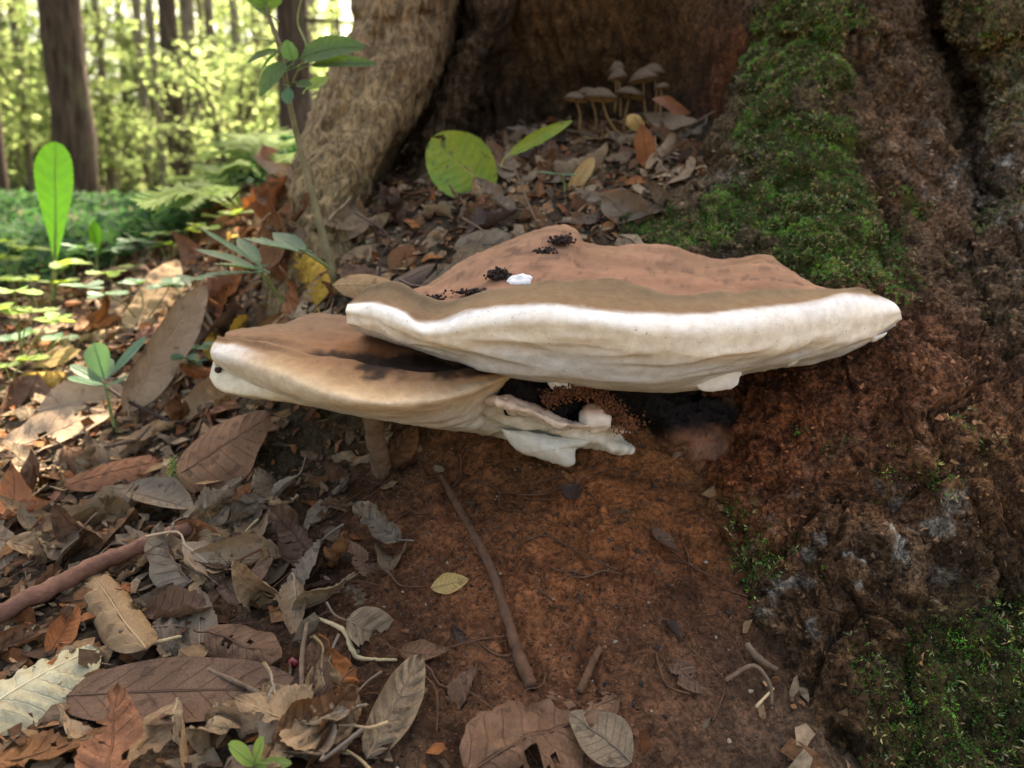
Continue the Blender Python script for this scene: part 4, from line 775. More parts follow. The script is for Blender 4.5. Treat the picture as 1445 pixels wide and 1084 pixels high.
rl = random.Random(5)
for zname, boxes, num, odds, (s0, s1), where in ZONES:
    keys = [k for k, n in odds.items() for _ in range(n)]
    for i in range(num):
        bx = boxes[i % len(boxes)]
        for tries in range(40):
            px, py = rl.uniform(bx[0], bx[2]), rl.uniform(bx[1], bx[3]); p, n = hit(px, py)
            if all(((p - c_) ** 2).sum() > (r_ + .004) ** 2 for c_, r_ in KEEP): break
        kc = rl.choice(keys); L = rl.uniform(s0, s1)
        if zname == 'soil': p = p - n * .001
        else: p = p + n * rl.uniform(.001, .010)
        n = n + np.array([rl.gauss(0, .33), rl.gauss(0, .33), rl.gauss(0, .15)]); n /= np.linalg.norm(n)
        ex = np.cross(n, np.array([rl.gauss(0, 1), rl.gauss(0, 1), rl.gauss(0, 1)])); ex /= np.linalg.norm(ex)
        mt, _ = frame_mat(p - ex * L * .5, p + ex * L * .5, n)
        o = bpy.data.objects.new('fallen_leaf', VAR[(vi := rl.randrange(len(VAR)))]); col.objects.link(o)
        s = L / .07; o.matrix_world = mt @ Matrix.Diagonal((s, s, s, 1))
        o.material_slots[0].link = 'OBJECT'; o.material_slots[0].material = DRY[kc]
        mk = min(MARKS, key=lambda q: ((q[0] - p) ** 2).sum())[1]; fr = (L - s0) / (s1 - s0); sw = 'small ' if fr < .33 else 'large ' if fr > .67 else ''
        o['label'] = f'{sw}{SHAPE[vi]} {WORDS[kc]} dry leaf {mk}'; o['category'] = 'leaf'; o['group'] = f'dry leaves {mk}'

# --- litter too small to count
def scatter_blades(pos, nrm, size, cols, rngx, lift=.003, tilt=.6):
    n = len(pos); r3 = rngx.normal(0, 1, (n, 3)); nn = nrm + tilt * r3; nn /= np.linalg.norm(nn, axis=1, keepdims=True)
    a = np.cross(nn, rngx.normal(0, 1, (n, 3))); a /= np.linalg.norm(a, axis=1, keepdims=True); b = np.cross(nn, a)
    asp = rngx.uniform(.3, .8, n); cu = rngx.uniform(-.5, .8, n)
    T = np.array([[-.5, -.32, 0], [-.5, .25, 0], [0, -.5, 1], [0, .5, 1], [.5, -.2, .1], [.45, .33, .2]]); V = []
    for t in T:
        j = rngx.normal(0, .1, (n, 2))
        V.append(pos + nrm * lift + size[:, None] * ((t[0] + j[:, :1]) * a + ((t[1] + j[:, 1:]) * asp[:, None]) * b + (t[2] * .28 * cu)[:, None] * nn))
    V = np.stack(V, 1).reshape(-1, 3); f = np.arange(n)[:, None] * 6
    F = np.concatenate([f + np.array([[0, 2, 3, 1]]), f + np.array([[2, 4, 5, 3]])]); return V, F, np.repeat(cols, 6, 0)
WA = np.linalg.norm(np.cross(BG[1:, :-1] - BG[:-1, :-1], BG[:-1, 1:] - BG[:-1, :-1]), axis=-1); WA[:14] = 0; WP = (WA / WA.sum()).ravel().cumsum()
def wall_points(n, r_):
    k = np.searchsorted(WP, r_.uniform(0, 1, n)).clip(0, WA.size - 1); i, j = np.unravel_index(k, WA.shape); a = r_.uniform(0, 1, (n, 1)); b = r_.uniform(0, 1, (n, 1))
    p = BG[i, j] * (1 - a) * (1 - b) + BG[i + 1, j] * a * (1 - b) + BG[i, j + 1] * (1 - a) * b + BG[i + 1, j + 1] * a * b; nn = BN[i, j].copy(); return p, nn
def gnormal(x, y, e=.01):
    n = np.stack([gz(x - e, y) - gz(x + e, y), gz(x, y - e) - gz(x, y + e), np.full_like(x, 2 * e)], -1); return n / np.linalg.norm(n, axis=-1, keepdims=True)
lm = NT('litter_scrap', .8, .15); lm.l(lm.mix(lm.mr(lm.noise(160, lm.pos(), 5), .3, .7), lm.mix(1., lm.attr(), (.55, .52, .5), 'MULTIPLY'), lm.mix(1., lm.attr(), (1.35, 1.35, 1.35), 'MULTIPLY')), lm.b.inputs['Base Color'])
lm.l(lm.bump(lm.noise(300, lm.pos(), 4), .8, .002), lm.b.inputs['Normal']); lm.translucent(lm.attr(), .1); M['scrap'] = lm.m
PAL = np.array([(.24, .12, .055), (.15, .075, .035), (.33, .21, .11), (.27, .2, .13), (.08, .045, .028), (.28, .11, .04), (.36, .27, .17), (.2, .13, .08)])
rs_ = np.random.default_rng(21); n = 25000
x = rs_.uniform(-1.15, .25, n); y = rs_.uniform(.36, 1.75, n); pp = np.stack([x, y, gz(x, y)], -1)
keep = rs_.uniform(0, 1, n) > 1.3 * np.exp(-(((pp - P(780, 790, .61)) * np.array([1, 1, 0])) ** 2).sum(-1) / .25 ** 2); pp = pp[keep]; n = len(pp)
size = rs_.lognormal(-4.4, .6, n).clip(.004, .028); nn = gnormal(pp[:, 0], pp[:, 1])
V, F_, cl = scatter_blades(pp, nn, size, PAL[rs_.integers(0, len(PAL), n)] * rs_.uniform(.4, .95, (n, 1)), rs_, .003, .45)
link('leaf_litter', mesh_np('leaf_litter', V, F_, colr=cl, smooth=False), M['scrap'], label='crumbled brown leaf scraps covering the ground', cat='litter', kind='stuff')
# soil crumbs: tiny lumps on the red soil and on the foot of the trunk
def crumb_field(n, seedn):
    r_ = np.random.default_rng(seedn); ico_t = (1 + 5 ** .5) / 2
    iv = np.array([[-1, ico_t, 0], [1, ico_t, 0], [-1, -ico_t, 0], [1, -ico_t, 0], [0, -1, ico_t], [0, 1, ico_t], [0, -1, -ico_t], [0, 1, -ico_t], [ico_t, 0, -1], [ico_t, 0, 1], [-ico_t, 0, -1], [-ico_t, 0, 1]]) / 1.9
    it = np.array([[0, 11, 5], [0, 5, 1], [0, 1, 7], [0, 7, 10], [0, 10, 11], [1, 5, 9], [5, 11, 4], [11, 10, 2], [10, 7, 6], [7, 1, 8], [3, 9, 4], [3, 4, 2], [3, 2, 6], [3, 6, 8], [3, 8, 9], [4, 9, 5], [2, 4, 11], [6, 2, 10], [8, 6, 7], [9, 8, 1]])
    px = r_.uniform(430, 1440, n); py = r_.uniform(560, 1084, n)
    x = r_.normal(.0, .16, n); yv = r_.uniform(.4, .78, n); zg = gz(x, yv); pt = np.stack([x, yv, zg], -1)
    sz = r_.lognormal(-7.0, .45, n).clip(.0004, .0028)
    V = pt[:, None] + (iv[None] * r_.uniform(.6, 1.3, (n, 12, 1)) * r_.uniform(.6, 1.4, (n, 1, 3))) * sz[:, None, None]
    F = (np.arange(n)[:, None, None] * 12 + it[None]).reshape(-1, 3)
    pal = np.array([(.12, .05, .022), (.08, .037, .02), (.045, .026, .016), (.02, .014, .011), (.16, .072, .035), (.26, .21, .15)]); ci = r_.choice(6, n, p=[.34, .26, .17, .12, .08, .03])
    return V.reshape(-1, 3), F, np.repeat(pal[ci] * r_.uniform(.7, 1.2, (n, 1)), 12, 0)
V, F_, cl = crumb_field(5000, 31)
link('soil_crumbs', mesh_np('soil_crumbs', V, F_, colr=cl, smooth=False), M['vcol'], label='loose red brown crumbs of soil under the brackets', cat='soil', kind='stuff')
# fine rootlets
parts = []; rr = random.Random(9)
for k in range(60):
    px, py = (rr.uniform(380, 1000), rr.uniform(640, 1060)) if k % 3 else (rr.uniform(60, 480), rr.uniform(620, 1060))
    p, n = hit(px, py); L = rr.uniform(.012, .05); dv = np.cross(n, np.array([rr.gauss(0, 1), rr.gauss(0, 1), rr.gauss(0, 1)])); dv /= np.linalg.norm(dv); pts = []
    for s in (-1, -.3, .3, 1):
        q_ = p + dv * L * s + np.cross(n, dv) * rr.gauss(0, .2) * L; q_[2] = max(q_[2], float(gz(q_[0], q_[1])) + .001 + abs(rr.gauss(0, .0015))); pts.append(q_)
    parts.append(tube(pts, [.0006, rr.uniform(.0005, .0013), .0004], 4, 10, False))
V, F_ = join(parts); link('root_fibres', mesh_np('root_fibres', V, F_), M['root'], label='fine rootlets and broken stalks lying over the soil and litter', cat='rootlets', kind='stuff')

# --- sticks and stalks
def stick(label, pts, r, mat, cat='twig', name='twig', sides=9, rough=.25, n=None):
    W3 = [on(*p)[0] for p in pts]; V, F_ = tube(W3, r, sides, n or len(W3) * 9, True, rough, len(label)); c = W3[0]
    o = link(name, mesh_np(name, V - c, F_), mat, label=label, cat=cat); o.location = c; return o
stick('reddish brown stick with a cut pale end lying through the litter', [(-25, 902, .012), (60, 860, .013), (150, 815, .014), (275, 762, .014)], [.0068, .007, .0066, .0062], M['redtwig'], name='stick', cat='stick')
stick('long brown root slanting down across the red soil', [(622, 676, .003), (655, 735, .003), (690, 800, .003), (715, 870, .003), (732, 930, .004), (750, 975, .003)], [.0026, .0034, .0036, .0037, .0042, .0046], M['root'], 'root', 'root')
stick('stubby grey stem propping the underside of the tan bracket', [(540, 668, .0), (533, 630, 0, .70), (526, 585, 0, .665)], [.0098, .0082, .0078], M['twig'], 'stem', 'stem_stub', 12)
stick('pale kinked straw lying on the soil', [(448, 876, .004), (486, 898, .005), (497, 925, .005), (510, 936, .004), (560, 940, .004)], [.0012, .0018, .0019, .0015, .0009], M['straw'], 'straw', 'straw')
stick('thin black twig bent below the round-leaved herb', [(152, 553, .012), (190, 580, .014), (235, 602, .012), (262, 608, .008)], [.0018, .0022, .002, .0014], M['crumb'])
stick('short grey twig lying on the ochre leaf', [(140, 657, .02), (180, 650, .02), (208, 640, .02), (226, 624, .022)], [.0016, .0022, .0022, .0016], M['twig'])
stick('grey twig standing askew behind the tan bracket tip', [(312, 476, .01), (300, 452, .03), (284, 430, .05)], [.003, .0028, .0022], M['twig'])
stick('brown twig lying at the mouth of the hollow before the mushrooms', [(800, 192, .008), (830, 200, .012), (862, 208, .008)], [.002, .0024, .002], M['twig'])
stick('grey twig bridging the litter beside the arched yellow leaf', [(898, 172, .03), (940, 163, .03), (985, 165, .02)], [.0032, .0034, .003], M['twig'])
stick('thin brown stalk standing beside the spotted leaf', [(758, 318, .0, .93), (738, 268, .0, .95), (722, 228, .0, .96)], [.0014, .0014, .0012], M['twig'], 'stalk', 'stalk')
stick('thin dark stalk standing between the maroon leaf and sapling', [(534, 402, .01, .84), (538, 365, 0, .86), (548, 333, 0, .88), (500, 300, 0, .95)], [.0013, .0014, .0012, .001], M['crumb'], 'stalk', 'stalk')
stick('short pale stalk beside the rolled leaf', [(214, 930, .012), (235, 926, .013), (258, 921, .012)], [.0012, .0013, .0012], M['straw'], 'stalk', 'stalk')
stick('dark fallen leaf stalk running over the flat brown leaf and litter', [(290, 960, .012), (370, 1000, .012), (430, 1035, .01), (490, 1070, .008)], [.0015, .0017, .0017, .0019], M['twig'], 'stalk', 'stalk')
stick('upright broken stalk beside the crumpled leaf', [(428, 985, .003), (432, 935, .006), (440, 885, .008)], [.0016, .0016, .0013], M['twig'], 'stalk', 'stalk')
stick('brown root stub beside the foot of the slanting root', [(815, 985, .004), (835, 940, .006), (845, 925, .006)], [.0024, .0028, .0022], M['root'], 'root', 'root')
stick('dry curled tendril arching on the soil below the mossy wall', [(1020, 965, .004), (1050, 950, .01), (1075, 975, .01), (1085, 1000, .004)], [.0014, .0016, .0014, .0012], M['twig'], 'tendril', 'tendril')
stick('pale splinter lying on the soil below the mossy wall', [(1062, 1005, .005), (1086, 978, .006)], [.0012, .0008], M['straw'], 'splinter', 'splinter', n=6)
stick('curled bark strip stuck to the trunk above the soil', [(1048, 915, .005), (1062, 938, .007), (1092, 952, .005)], [.0022, .003, .0016], M['twig'], 'bark strip', 'bark_strip')
stick('brown stick lying on the sunny bank behind the herbs', [(118, 425, .02), (160, 402, .025), (215, 392, .02)], [.006, .0065, .005], M['twig'], name='stick', cat='stick')
c = hit(415, 942)[0]; V, F_ = lumps([c + np.array([0, 0, .003])], [.0034], 3, (10, 14)); o = link('red_berry', mesh_np('red_berry', V - c, F_), simple('dark_red_berry', (.13, .01, .012), (.2, .025, .02), 90, .3, .0003, .5).m, label='tiny dark red berry beside the crumpled leaf', cat='berry'); o.location = c

# ------------------------------------------------------------------ plants
def stemmed(name, label, cat, base, group=None): return empty(name, base, label, cat, group)
def stem_part(root, pts, r, mat, name='stem', sides=7):
    V, F_ = tube(pts, r, sides, max(6, len(pts) * 6), True, .08, 2); return link(name, mesh_np(name, local(V, root), F_), mat, root)
def leaf_part(root, bpos, tpos, wpx, mat, rollang=0, up=(0, -.35, .9), name='leaf', **k):
    pb, pt = P(*bpos), P(*tpos); dep = ((pb + pt) / 2 - CAM) @ FWD; mtx, L = frame_mat(pb, pt, np.array(up, float), R(rollang))
    o = link(name, leaf_mesh(name, L=L, W=wpx / FPX * dep / 2, **k), mat, root); o.matrix_parent_inverse = Matrix.Translation(-Vector(root.location)); o.matrix_basis = mtx
    return o
sb = hit(478, 414)[0]; sdp = float((sb - CAM) @ FWD)
sap = stemmed('sapling', 'young woody sapling with toothed green leaves rising in front of the pale root', 'sapling', sb)
stem_part(sap, [sb, P(468, 380, .9), P(450, 310, .9), P(425, 215, .9), P(408, 140, .89), P(397, 75, .88), P(377, 15, .88), P(365, -40, .88)], [.005, .0047, .0042, .0036, .0032, .003, .0022, .0016], M['sapstem'])
FC = (0, -.9, .45)
for b, t, wpx, mt, ra, kw in (
  ((378, 16, .88), (372, -36, .87), 56, 'leaf', 0, dict(up=FC, roll=.5)), ((380, 22, .88), (345, -20, .9), 26, 'leaf', 0, dict(up=FC, roll=.5)),
  ((399, 62, .88), (346, 52, .86), 13, 'leaf', 0, dict(roll=.4)), ((400, 72, .88), (344, 76, .86), 24, 'leaf', 10, dict(up=(0, -.7, .7), roll=.6, bend=-.5)), ((402, 88, .88), (362, 122, .85), 30, 'leaf', 0, dict(up=FC, bend=-.6, roll=.5)), ((404, 66, .88), (362, 90, .9), 22, 'blue', 0, dict(bend=-.4)),
  ((413, 86, .87), (404, 56, .85), 28, 'blue', 0, dict(up=FC, roll=.7)), ((424, 82, .87), (503, 44, .84), 44, 'leaf', 15, dict(up=(0, -.75, .65), bend=-.7, roll=.5)), ((440, 92, .87), (526, 78, .84), 24, 'leaf', 20, dict(up=(0, -.7, .7), bend=-.4, roll=.8)),
  ((412, 97, .88), (455, 80, .88), 11, 'leaf', 0, dict()), ((418, 118, .88), (440, 120, .86), 17, 'leaf', 0, dict(up=FC)), ((432, 126, .92), (464, 108, .94), 22, 'lime', 0, dict(up=FC)), ((406, 124, .87), (406, 147, .86), 21, 'blue', 0, dict(up=FC, a=1., b=.6)), 
  ((422, 352, .88), (340, 345, .84), 40, 'blue', 0, dict(up=(0, -.35, .95), roll=.5, bend=.2, serr=.25)), ((430, 356, .9), (385, 328, .93), 34, 'blue', 0, dict(up=(0, -.4, .9), serr=.25))):
    k = dict(a=.85, b=.75, serr=.14, nserr=12, roll=.4, corr=.03, petiole=.22, seed=int(b[0] + t[1]) % 50, crumple=.03, pr=.0008); k.update(kw); leaf_part(sap, b, t, wpx, GRN[mt], ra, **k)
stem_part(sap, [P(473, 384, .9), P(450, 368, .89), P(420, 350, .88)], [.0022, .0018, .0015], M['stem'], 'leaf_stalk')
stem_part(sap, [P(410, 122, .89), P(432, 70, .87), P(420, 30, .88), P(430, -20, .88)], [.0012, .0012, .0011, .001], M['stem'], 'leaf_stalk')
sb2 = hit(412, 444)[0]; d2 = float((sb2 - CAM) @ FWD)
s2 = stemmed('seedling', 'low green seedling with broad grey green leaves at the foot of the pale root', 'seedling', sb2)
stem_part(s2, [sb2, P(395, 420, d2), P(368, 385, d2 * .98), P(362, 368, d2 * .98)], [.0032, .0028, .0022, .0016], M['stem'])
for b, t, wpx, ra in (((362, 378, .9), (275, 352, .86), 34, 0), ((362, 380, .92), (300, 372, .9), 40, 20), ((360, 384, .9), (290, 388, .86), 18, 0), ((366, 372, .95), (335, 335, 1.0), 26, 0), ((362, 370, .93), (280, 320, .96), 12, 0)):
    leaf_part(s2, b, t, wpx, GRN['blue'], ra, a=.85, b=.7, serr=.16, roll=.4, petiole=.2, seed=int(t[0]), corr=.03)
# spotted leaf
pb = P(693, 272, 1.06); o = leaf_at(pb, P(608, 198, 1.05), 100 / FPX * 1.05, (CAM - pb), GRN['spotted'], 'green_leaf', None, R(4), 'round yellow green leaf with dark spots standing upright in the hollow', 'leaf', a=.95, b=.52, serr=.05, nserr=26, roll=.5, bend=.25, crumple=.05, petiole=.28, seed=3, nu=60, nv=19, corr=.012, pr=.0011, bite=[(.62, .62, .018), (.93, .25, .07)])
pb = P(718, 218, 1.02); leaf_at(pb, P(808, 170, 1.0), 24 / FPX, (.2, -.6, .8), GRN['spotted'], 'green_leaf', None, R(35), 'narrow folded yellow green leaf beside the round spotted leaf', 'leaf', roll=1.1, petiole=.18, seed=5)
def two_leaf(name, label, foot, top, leaves, mat='blue'):
    r = stemmed(name, label, 'seedling', P(*foot)); stem_part(r, [P(*foot), P((foot[0] + top[0]) / 2 + 2, (foot[1] + top[1]) / 2, (foot[2] + top[2]) / 2), P(*top)], [.0016, .0013, .0012], M['stem'])
    for t, wpx, ra in leaves: leaf_part(r, top, t, wpx, GRN[mat], ra, a=1.1, b=.55, petiole=.0, roll=.3, seed=int(t[0]) % 30, nu=18)
two_leaf('tiny_seedling', 'tiny seedling with two oval seed leaves in the hollow litter', (797, 272, 1.0), (792, 246, 1.0), (((758, 243, .97), 14, 0), ((812, 248, .97), 13, 0)))
fb_ = hit(362, 1110); two_leaf('tiny_seedling', 'bright green seedling with a notched seed leaf beside the ribbed curled leaf', (366, 1100, .455), (358, 1078, .45), (((322, 1050, .44), 34, 10), ((372, 1040, .445), 24, 0), ((412, 1078, .44), 22, 0)), 'lime')
# dandelion leaves
def dandelion(label, foot, mid, tipp, wpx, up, seed):
    pf = hit(foot[0], foot[1])[0]; d = float((pf - CAM) @ FWD); r = stemmed('dandelion', label, 'plant', pf, 'upright dandelion leaves')
    leaf_part(r, (mid[0], mid[1], d), (tipp[0], tipp[1], d - .02), wpx, GRN['dandelion'], 0, up=up, name='leaf_blade', crumple=.03, twist=.25, a=2.3, b=.55, petiole=0, serr=.06, nserr=20, roll=.35, bend=.15, seed=seed, nu=60, nv=13, corr=.02, tip=1., pr=.0022)
    stem_part(r, [pf, P((foot[0] + mid[0]) / 2, (foot[1] + mid[1]) / 2, d), P(mid[0], mid[1], d), P(mid[0] + (tipp[0] - mid[0]) * .4, mid[1] + (tipp[1] - mid[1]) * .4, d - .008)], [.0052, .0044, .0036, .0018], M['stem'], 'leaf_stalk')
dandelion('tall spoon-shaped bright green dandelion leaf standing on the sunny bank', (75, 440), (76, 385), (86, 202), 58, FC, 3)
dandelion('short twisted green dandelion leaf beside the tall spoon-shaped leaf', (136, 392), (138, 375), (130, 312), 17, (.7, -.7, .3), 4)
# round-leaved herb
hb = hit(165, 612)[0]; hd = float((hb - CAM) @ FWD)
hr = stemmed('round_leaved_herb', 'small herb with round blue green leaves beside the folded tan leaf', 'herb', hb)
stem_part(hr, [hb, P(158, 590, hd), P(152, 560, hd), P(148, 540, hd)], [.0022, .002, .0018, .0014], M['stem'])
for b, t, wpx, up in (((149, 545, hd), (176, 535, hd - .04), 24, (0, -.5, .85)), ((148, 540, hd), (98, 516, hd - .02), 20, (0, -.5, .85)), ((148, 535, hd), (132, 484, hd + .01), 36, FC), ((149, 535, hd), (148, 506, hd + .02), 28, (0, -.6, .8)), ((150, 535, hd), (206, 475, hd + .02), 18, (0, -.5, .9)), ((148, 545, hd), (96, 532, hd + .03), 14, (0, -.4, .9))):
    leaf_part(hr, b, t, wpx, GRN['blue'], 0, up, a=1.5, b=.5, petiole=0, roll=.25, seed=int(t[0]) % 40, nu=20)
# divided herbs
LFT = leaf_mesh('leaflet', L=.03, W=.010, a=1.5, b=.6, serr=.3, nserr=4, petiole=.1, nu=16, nv=7, roll=.3, pr=.0005, seed=2)
for g_ in ('a', ): LFT.materials.append(GRN['blue'])
def herb(label, foot, leaves, mat='blue', size=1.0, seed=0, hd=None):
    rr = random.Random(seed); pf = hit(foot[0], foot[1])[0]; d0 = float((pf - CAM) @ FWD); r = stemmed('divided_herb', label, 'herb', pf, 'low herbs with divided leaves on the bank')
    for (lx, ly) in leaves:
        d = d0 - rr.uniform(-.04, .06); top = P(lx, ly, d); stem_part(r, [pf, (pf + top) / 2 + np.array([rr.uniform(-.01, .01), 0, .008]), top], [.0012, .001, .0008], M['stem'], 'leaf_stalk', 5)
        a0 = rr.uniform(0, 6.28); n = rr.choice((5, 5, 7))
        for k in range(n):
            an = a0 + (k - (n - 1) / 2) * (4.6 / n) ; dv = np.array([math.cos(an), math.sin(an), rr.uniform(-.15, .25)]); up = np.array([rr.gauss(0, .2), -.25 + rr.gauss(0, .2), .95])
            mtx, L = frame_mat(top, top + dv, up); s = size * rr.uniform(.8, 1.15)
            o = bpy.data.objects.new('leaflet', LFT); col.objects.link(o); o.parent = r; o.matrix_parent_inverse = Matrix.Translation(-Vector(r.location)); o.matrix_basis = mtx @ Matrix.Diagonal((s, s, s, 1))
            o.material_slots[0].link = 'OBJECT'; o.material_slots[0].material = GRN[mat]
for i, (lab, ft, lv, mt, sz) in enumerate((
  ('blue green herb with deeply cut leaves spread above the folded tan leaf', (200, 460), [(150, 415), (195, 400), (240, 402), (120, 405)], 'blue', .95),
  ('herb with cut leaves growing in front of the low seedling', (290, 455), [(245, 400), (275, 392), (300, 415)], 'blue', .9),
  ('small pale herb with lobed leaflets touching the tan bracket tip', (275, 530), [(262, 505), (285, 488), (275, 512)], 'blue', .62),
  ('bright herb with fan leaves growing beside the tall dandelion leaf', (30, 520), [(10, 435), (45, 440), (70, 452), (20, 410)], 'lime', 1.1),
  ('sunlit pale herb at the foot of the tall dandelion leaf', (55, 440), [(50, 395), (95, 400), (25, 395), (100, 372)], 'lime', 1.2),
  ('herb with pale leaflets beside the short dandelion leaf', (150, 400), [(165, 352), (115, 350), (190, 340)], 'blue', 1.1),
  ('sunlit herb growing along the ridge below the ferns', (240, 375), [(215, 330), (262, 325), (240, 345)], 'lime', 1.1),
  ('tall sunlit herb between the thick forest trunk and the tall dandelion leaf', (20, 420), [(12, 340), (40, 350), (0, 365)], 'lime', 1.3),
  ('low bright herb beside the brown stick on the bank', (170, 430), [(150, 385), (190, 375), (215, 392)], 'lime', 1.0),
  ('small herb growing through the orange leaves below the ferns', (320, 345), [(305, 305), (335, 300), (290, 320)], 'lime', 1.1),
  ('herb with drooping cut leaves by the bright yellow leaf', (60, 505), [(45, 470), (85, 478), (20, 480)], 'blue', .9),
  ('herb with broad cut leaves at the bank edge by the golden curled leaf', (15, 570), [(5, 515), (35, 508)], 'lime', .9))):
    herb(lab, ft, lv, mt, sz, i + 3)
sp_ = hit(245, 705)[0]; sp = stemmed('moss_sprig', 'tiny bright green sprig growing from the slope below the purplish leaf', 'sprig', sp_); dd = float((sp_ - CAM) @ FWD)
stem_part(sp, [sp_, P(240, 680, dd), P(248, 650, dd)], [.001, .001, .0007], M['stem'])
for k in range(14): yy = 698 - k * 3.7; leaf_part(sp, (244, yy, dd), (244 + (14 if k % 2 else -13) * (1 - k / 22), yy - 9, dd - .004), 5, GRN['lime'], 0, petiole=0, nu=8, nv=5, seed=k)
# ferns
def fern(label, foot, fronds, seed):
    rr = np.random.default_rng(seed); pf = hit(*foot)[0]; d0 = float((pf - CAM) @ FWD); r = stemmed('fern', label, 'fern', pf, 'ferns beside the tree root')
    for (tx, ty, dd) in fronds:
        tipp = P(tx, ty, d0 + dd); midp = (pf + tipp) / 2 + np.array([0, 0, .03]); C = catmull([pf, midp, tipp], 30); parts = [tube(C[::3], [.0012, .0008, .0004], 4, 20, False)]; uvs = [np.tile([[.4, .5]], (len(parts[0][0]), 1))]
        L0 = np.linalg.norm(tipp - pf)
        for i in range(6, 30):
            t = C[min(i + 1, 29)] - C[i - 1]; t /= np.linalg.norm(t); sd_ = np.cross(t, np.array([0, -.3, .95])); sd_ /= np.linalg.norm(sd_)
            for s in (-1, 1):
                V, F_, uv = leaf_geo(L=L0 * .30 * math.sin(math.pi * min(1, .12 + .88 * (1 - (i - 6) / 24.) ** .8)) + .004, W=L0 * .028, a=.6, b=.6, serr=.3, nserr=6, petiole=0, nu=10, nv=5, seed=i)
                m_, _ = frame_mat(C[i], C[i] + s * sd_ + .45 * t + np.array([0, 0, rr.normal(0, .1)]), np.array([0, -.3, .95])); mm = np.array(m_)
                parts.append((V @ mm[:3, :3].T + mm[:3, 3], F_)); uvs.append(uv)
        V, F_ = join(parts); link('frond', mesh_np('frond', local(V, r), F_, uv=np.concatenate(uvs)), GRN['lime'], r)
fern('sunlit fern spreading over the ridge beside the pale tree root', (345, 305), [(200, 285, -.1), (230, 270, .0), (265, 250, .1), (310, 232, .15), (300, 275, -.12), (255, 292, -.1)], 3)
fern('second fern rising behind the glowing orange leaves', (385, 262), [(305, 215, .1), (330, 198, .1), (400, 200, .1), (360, 190, .25), (420, 225, -.1), (300, 245, 0)], 4)

# small mushrooms in the hollow
def mushroom(px, py, wpx, foot, d, bell, label):
    r_ = wpx / 2 / FPX * d; c = P(px, py, d); ft = P(foot[0], foot[1], d + .005); root = empty('small_mushroom', ft, label, 'mushroom', 'small mushrooms in the hollow')
    prof = [(0.001, bell * 1.0), (.25, bell * .95), (.5, bell * .78), (.75, bell * .45), (.93, bell * .12), (1.0, -.06), (.97, -.1), (.7, bell * .1), (.3, bell * .35), (.12, bell * .4)]
    m = 28; a = np.linspace(0, 2 * math.pi, m, endpoint=False); tl = rl.uniform(-.2, .2)
    G = np.stack([np.stack([p[0] * np.cos(a) * (1 + .04 * np.sin(3 * a + px)), p[0] * np.sin(a), np.full(m, p[1]) + p[0] * np.cos(a) * tl], -1) for p in prof]) * r_ + c
    for nm, i0, i1, mt in (('cap', 0, 7, 'capm'), ('gills', 6, 10, 'gill')):
        V = G[i0:i1].reshape(-1, 3); capo = link(nm, mesh_np(nm, local(V, root), grid_faces(i1 - i0, m, True)), M[mt], root if nm == 'cap' else capo)
    stem_part(root, [ft, (ft + c) / 2 + np.array([rl.uniform(-.004, .004), 0, 0]), c + np.array([0, 0, r_ * bell * .3])], [.0022, .0018, .0016], M['stipe'])
for px, py, wp, ft, d, bl, lab in ((812, 140, 36, (818, 185), 1.14, .55, 'small mushroom at the end of the cluster nearest the dark hollow wall'), (848, 138, 50, (872, 190), 1.12, .55, 'widest small mushroom with a long leaning ochre stem'), (872, 110, 28, (876, 165), 1.16, .95, 'small bell-capped mushroom standing in the middle of the cluster'), (870, 99, 24, (868, 160), 1.19, 1.0, 'small pointed mushroom behind the bell-capped one'),
   (908, 112, 42, (912, 170), 1.15, .75, 'domed small mushroom above the arched yellow leaf'), (922, 104, 38, (925, 165), 1.19, .75, 'domed small mushroom at the back of the cluster'), (934, 124, 24, (932, 168), 1.14, .6, 'smallest domed mushroom beside the orange rot'), (890, 134, 44, (880, 185), 1.15, .5, 'flat-capped small mushroom under the domed ones'), (832, 134, 40, (842, 185), 1.18, .5, 'flat-capped small mushroom behind the widest one'), (850, 178, 12, (850, 196), 1.12, .7, 'tiny button mushroom at the foot of the cluster')):
    mushroom(px, py, wp, ft, d, bl, lab)

# bark crumbs and flakes that roughen the trunk foot
def trunk_scatter(n, seed, smin, smax, pal, prob):
    r_ = np.random.default_rng(seed); pt, nn = wall_points(n, r_)
    tint = blobs(pt, tspec, .035, 16, 9); size = r_.lognormal(math.log((smin * smax) ** .5), .45, n).clip(smin, smax)
    cl = tint * r_.choice([.35, .6, 1.0, 1.5, 2.0], n, p=[.2, .25, .25, .2, .1])[:, None]
    return scatter_blades(pt, nn, size, cl, r_, .0004, .22)
V, F_, cl = trunk_scatter(15000, 91, .0012, .006, None, None)
rb = np.random.default_rng(93); nb_ = 4500; pb_, _n = wall_points(nb_, rb)
tb = np.array([[1, 0, 0], [-1, 0, 0], [0, 1, 0], [0, -1, 0], [0, 0, 1], [0, 0, -1]]) ; fb8 = np.array([[0, 2, 4], [2, 1, 4], [1, 3, 4], [3, 0, 4], [2, 0, 5], [1, 2, 5], [3, 1, 5], [0, 3, 5]])
sb_ = rb.lognormal(-6.3, .4, nb_).clip(.0008, .0042); Vb = pb_[:, None] + tb[None] * rb.uniform(.5, 1.4, (nb_, 6, 1)) * rb.uniform(.6, 1.4, (nb_, 1, 3)) * sb_[:, None, None]
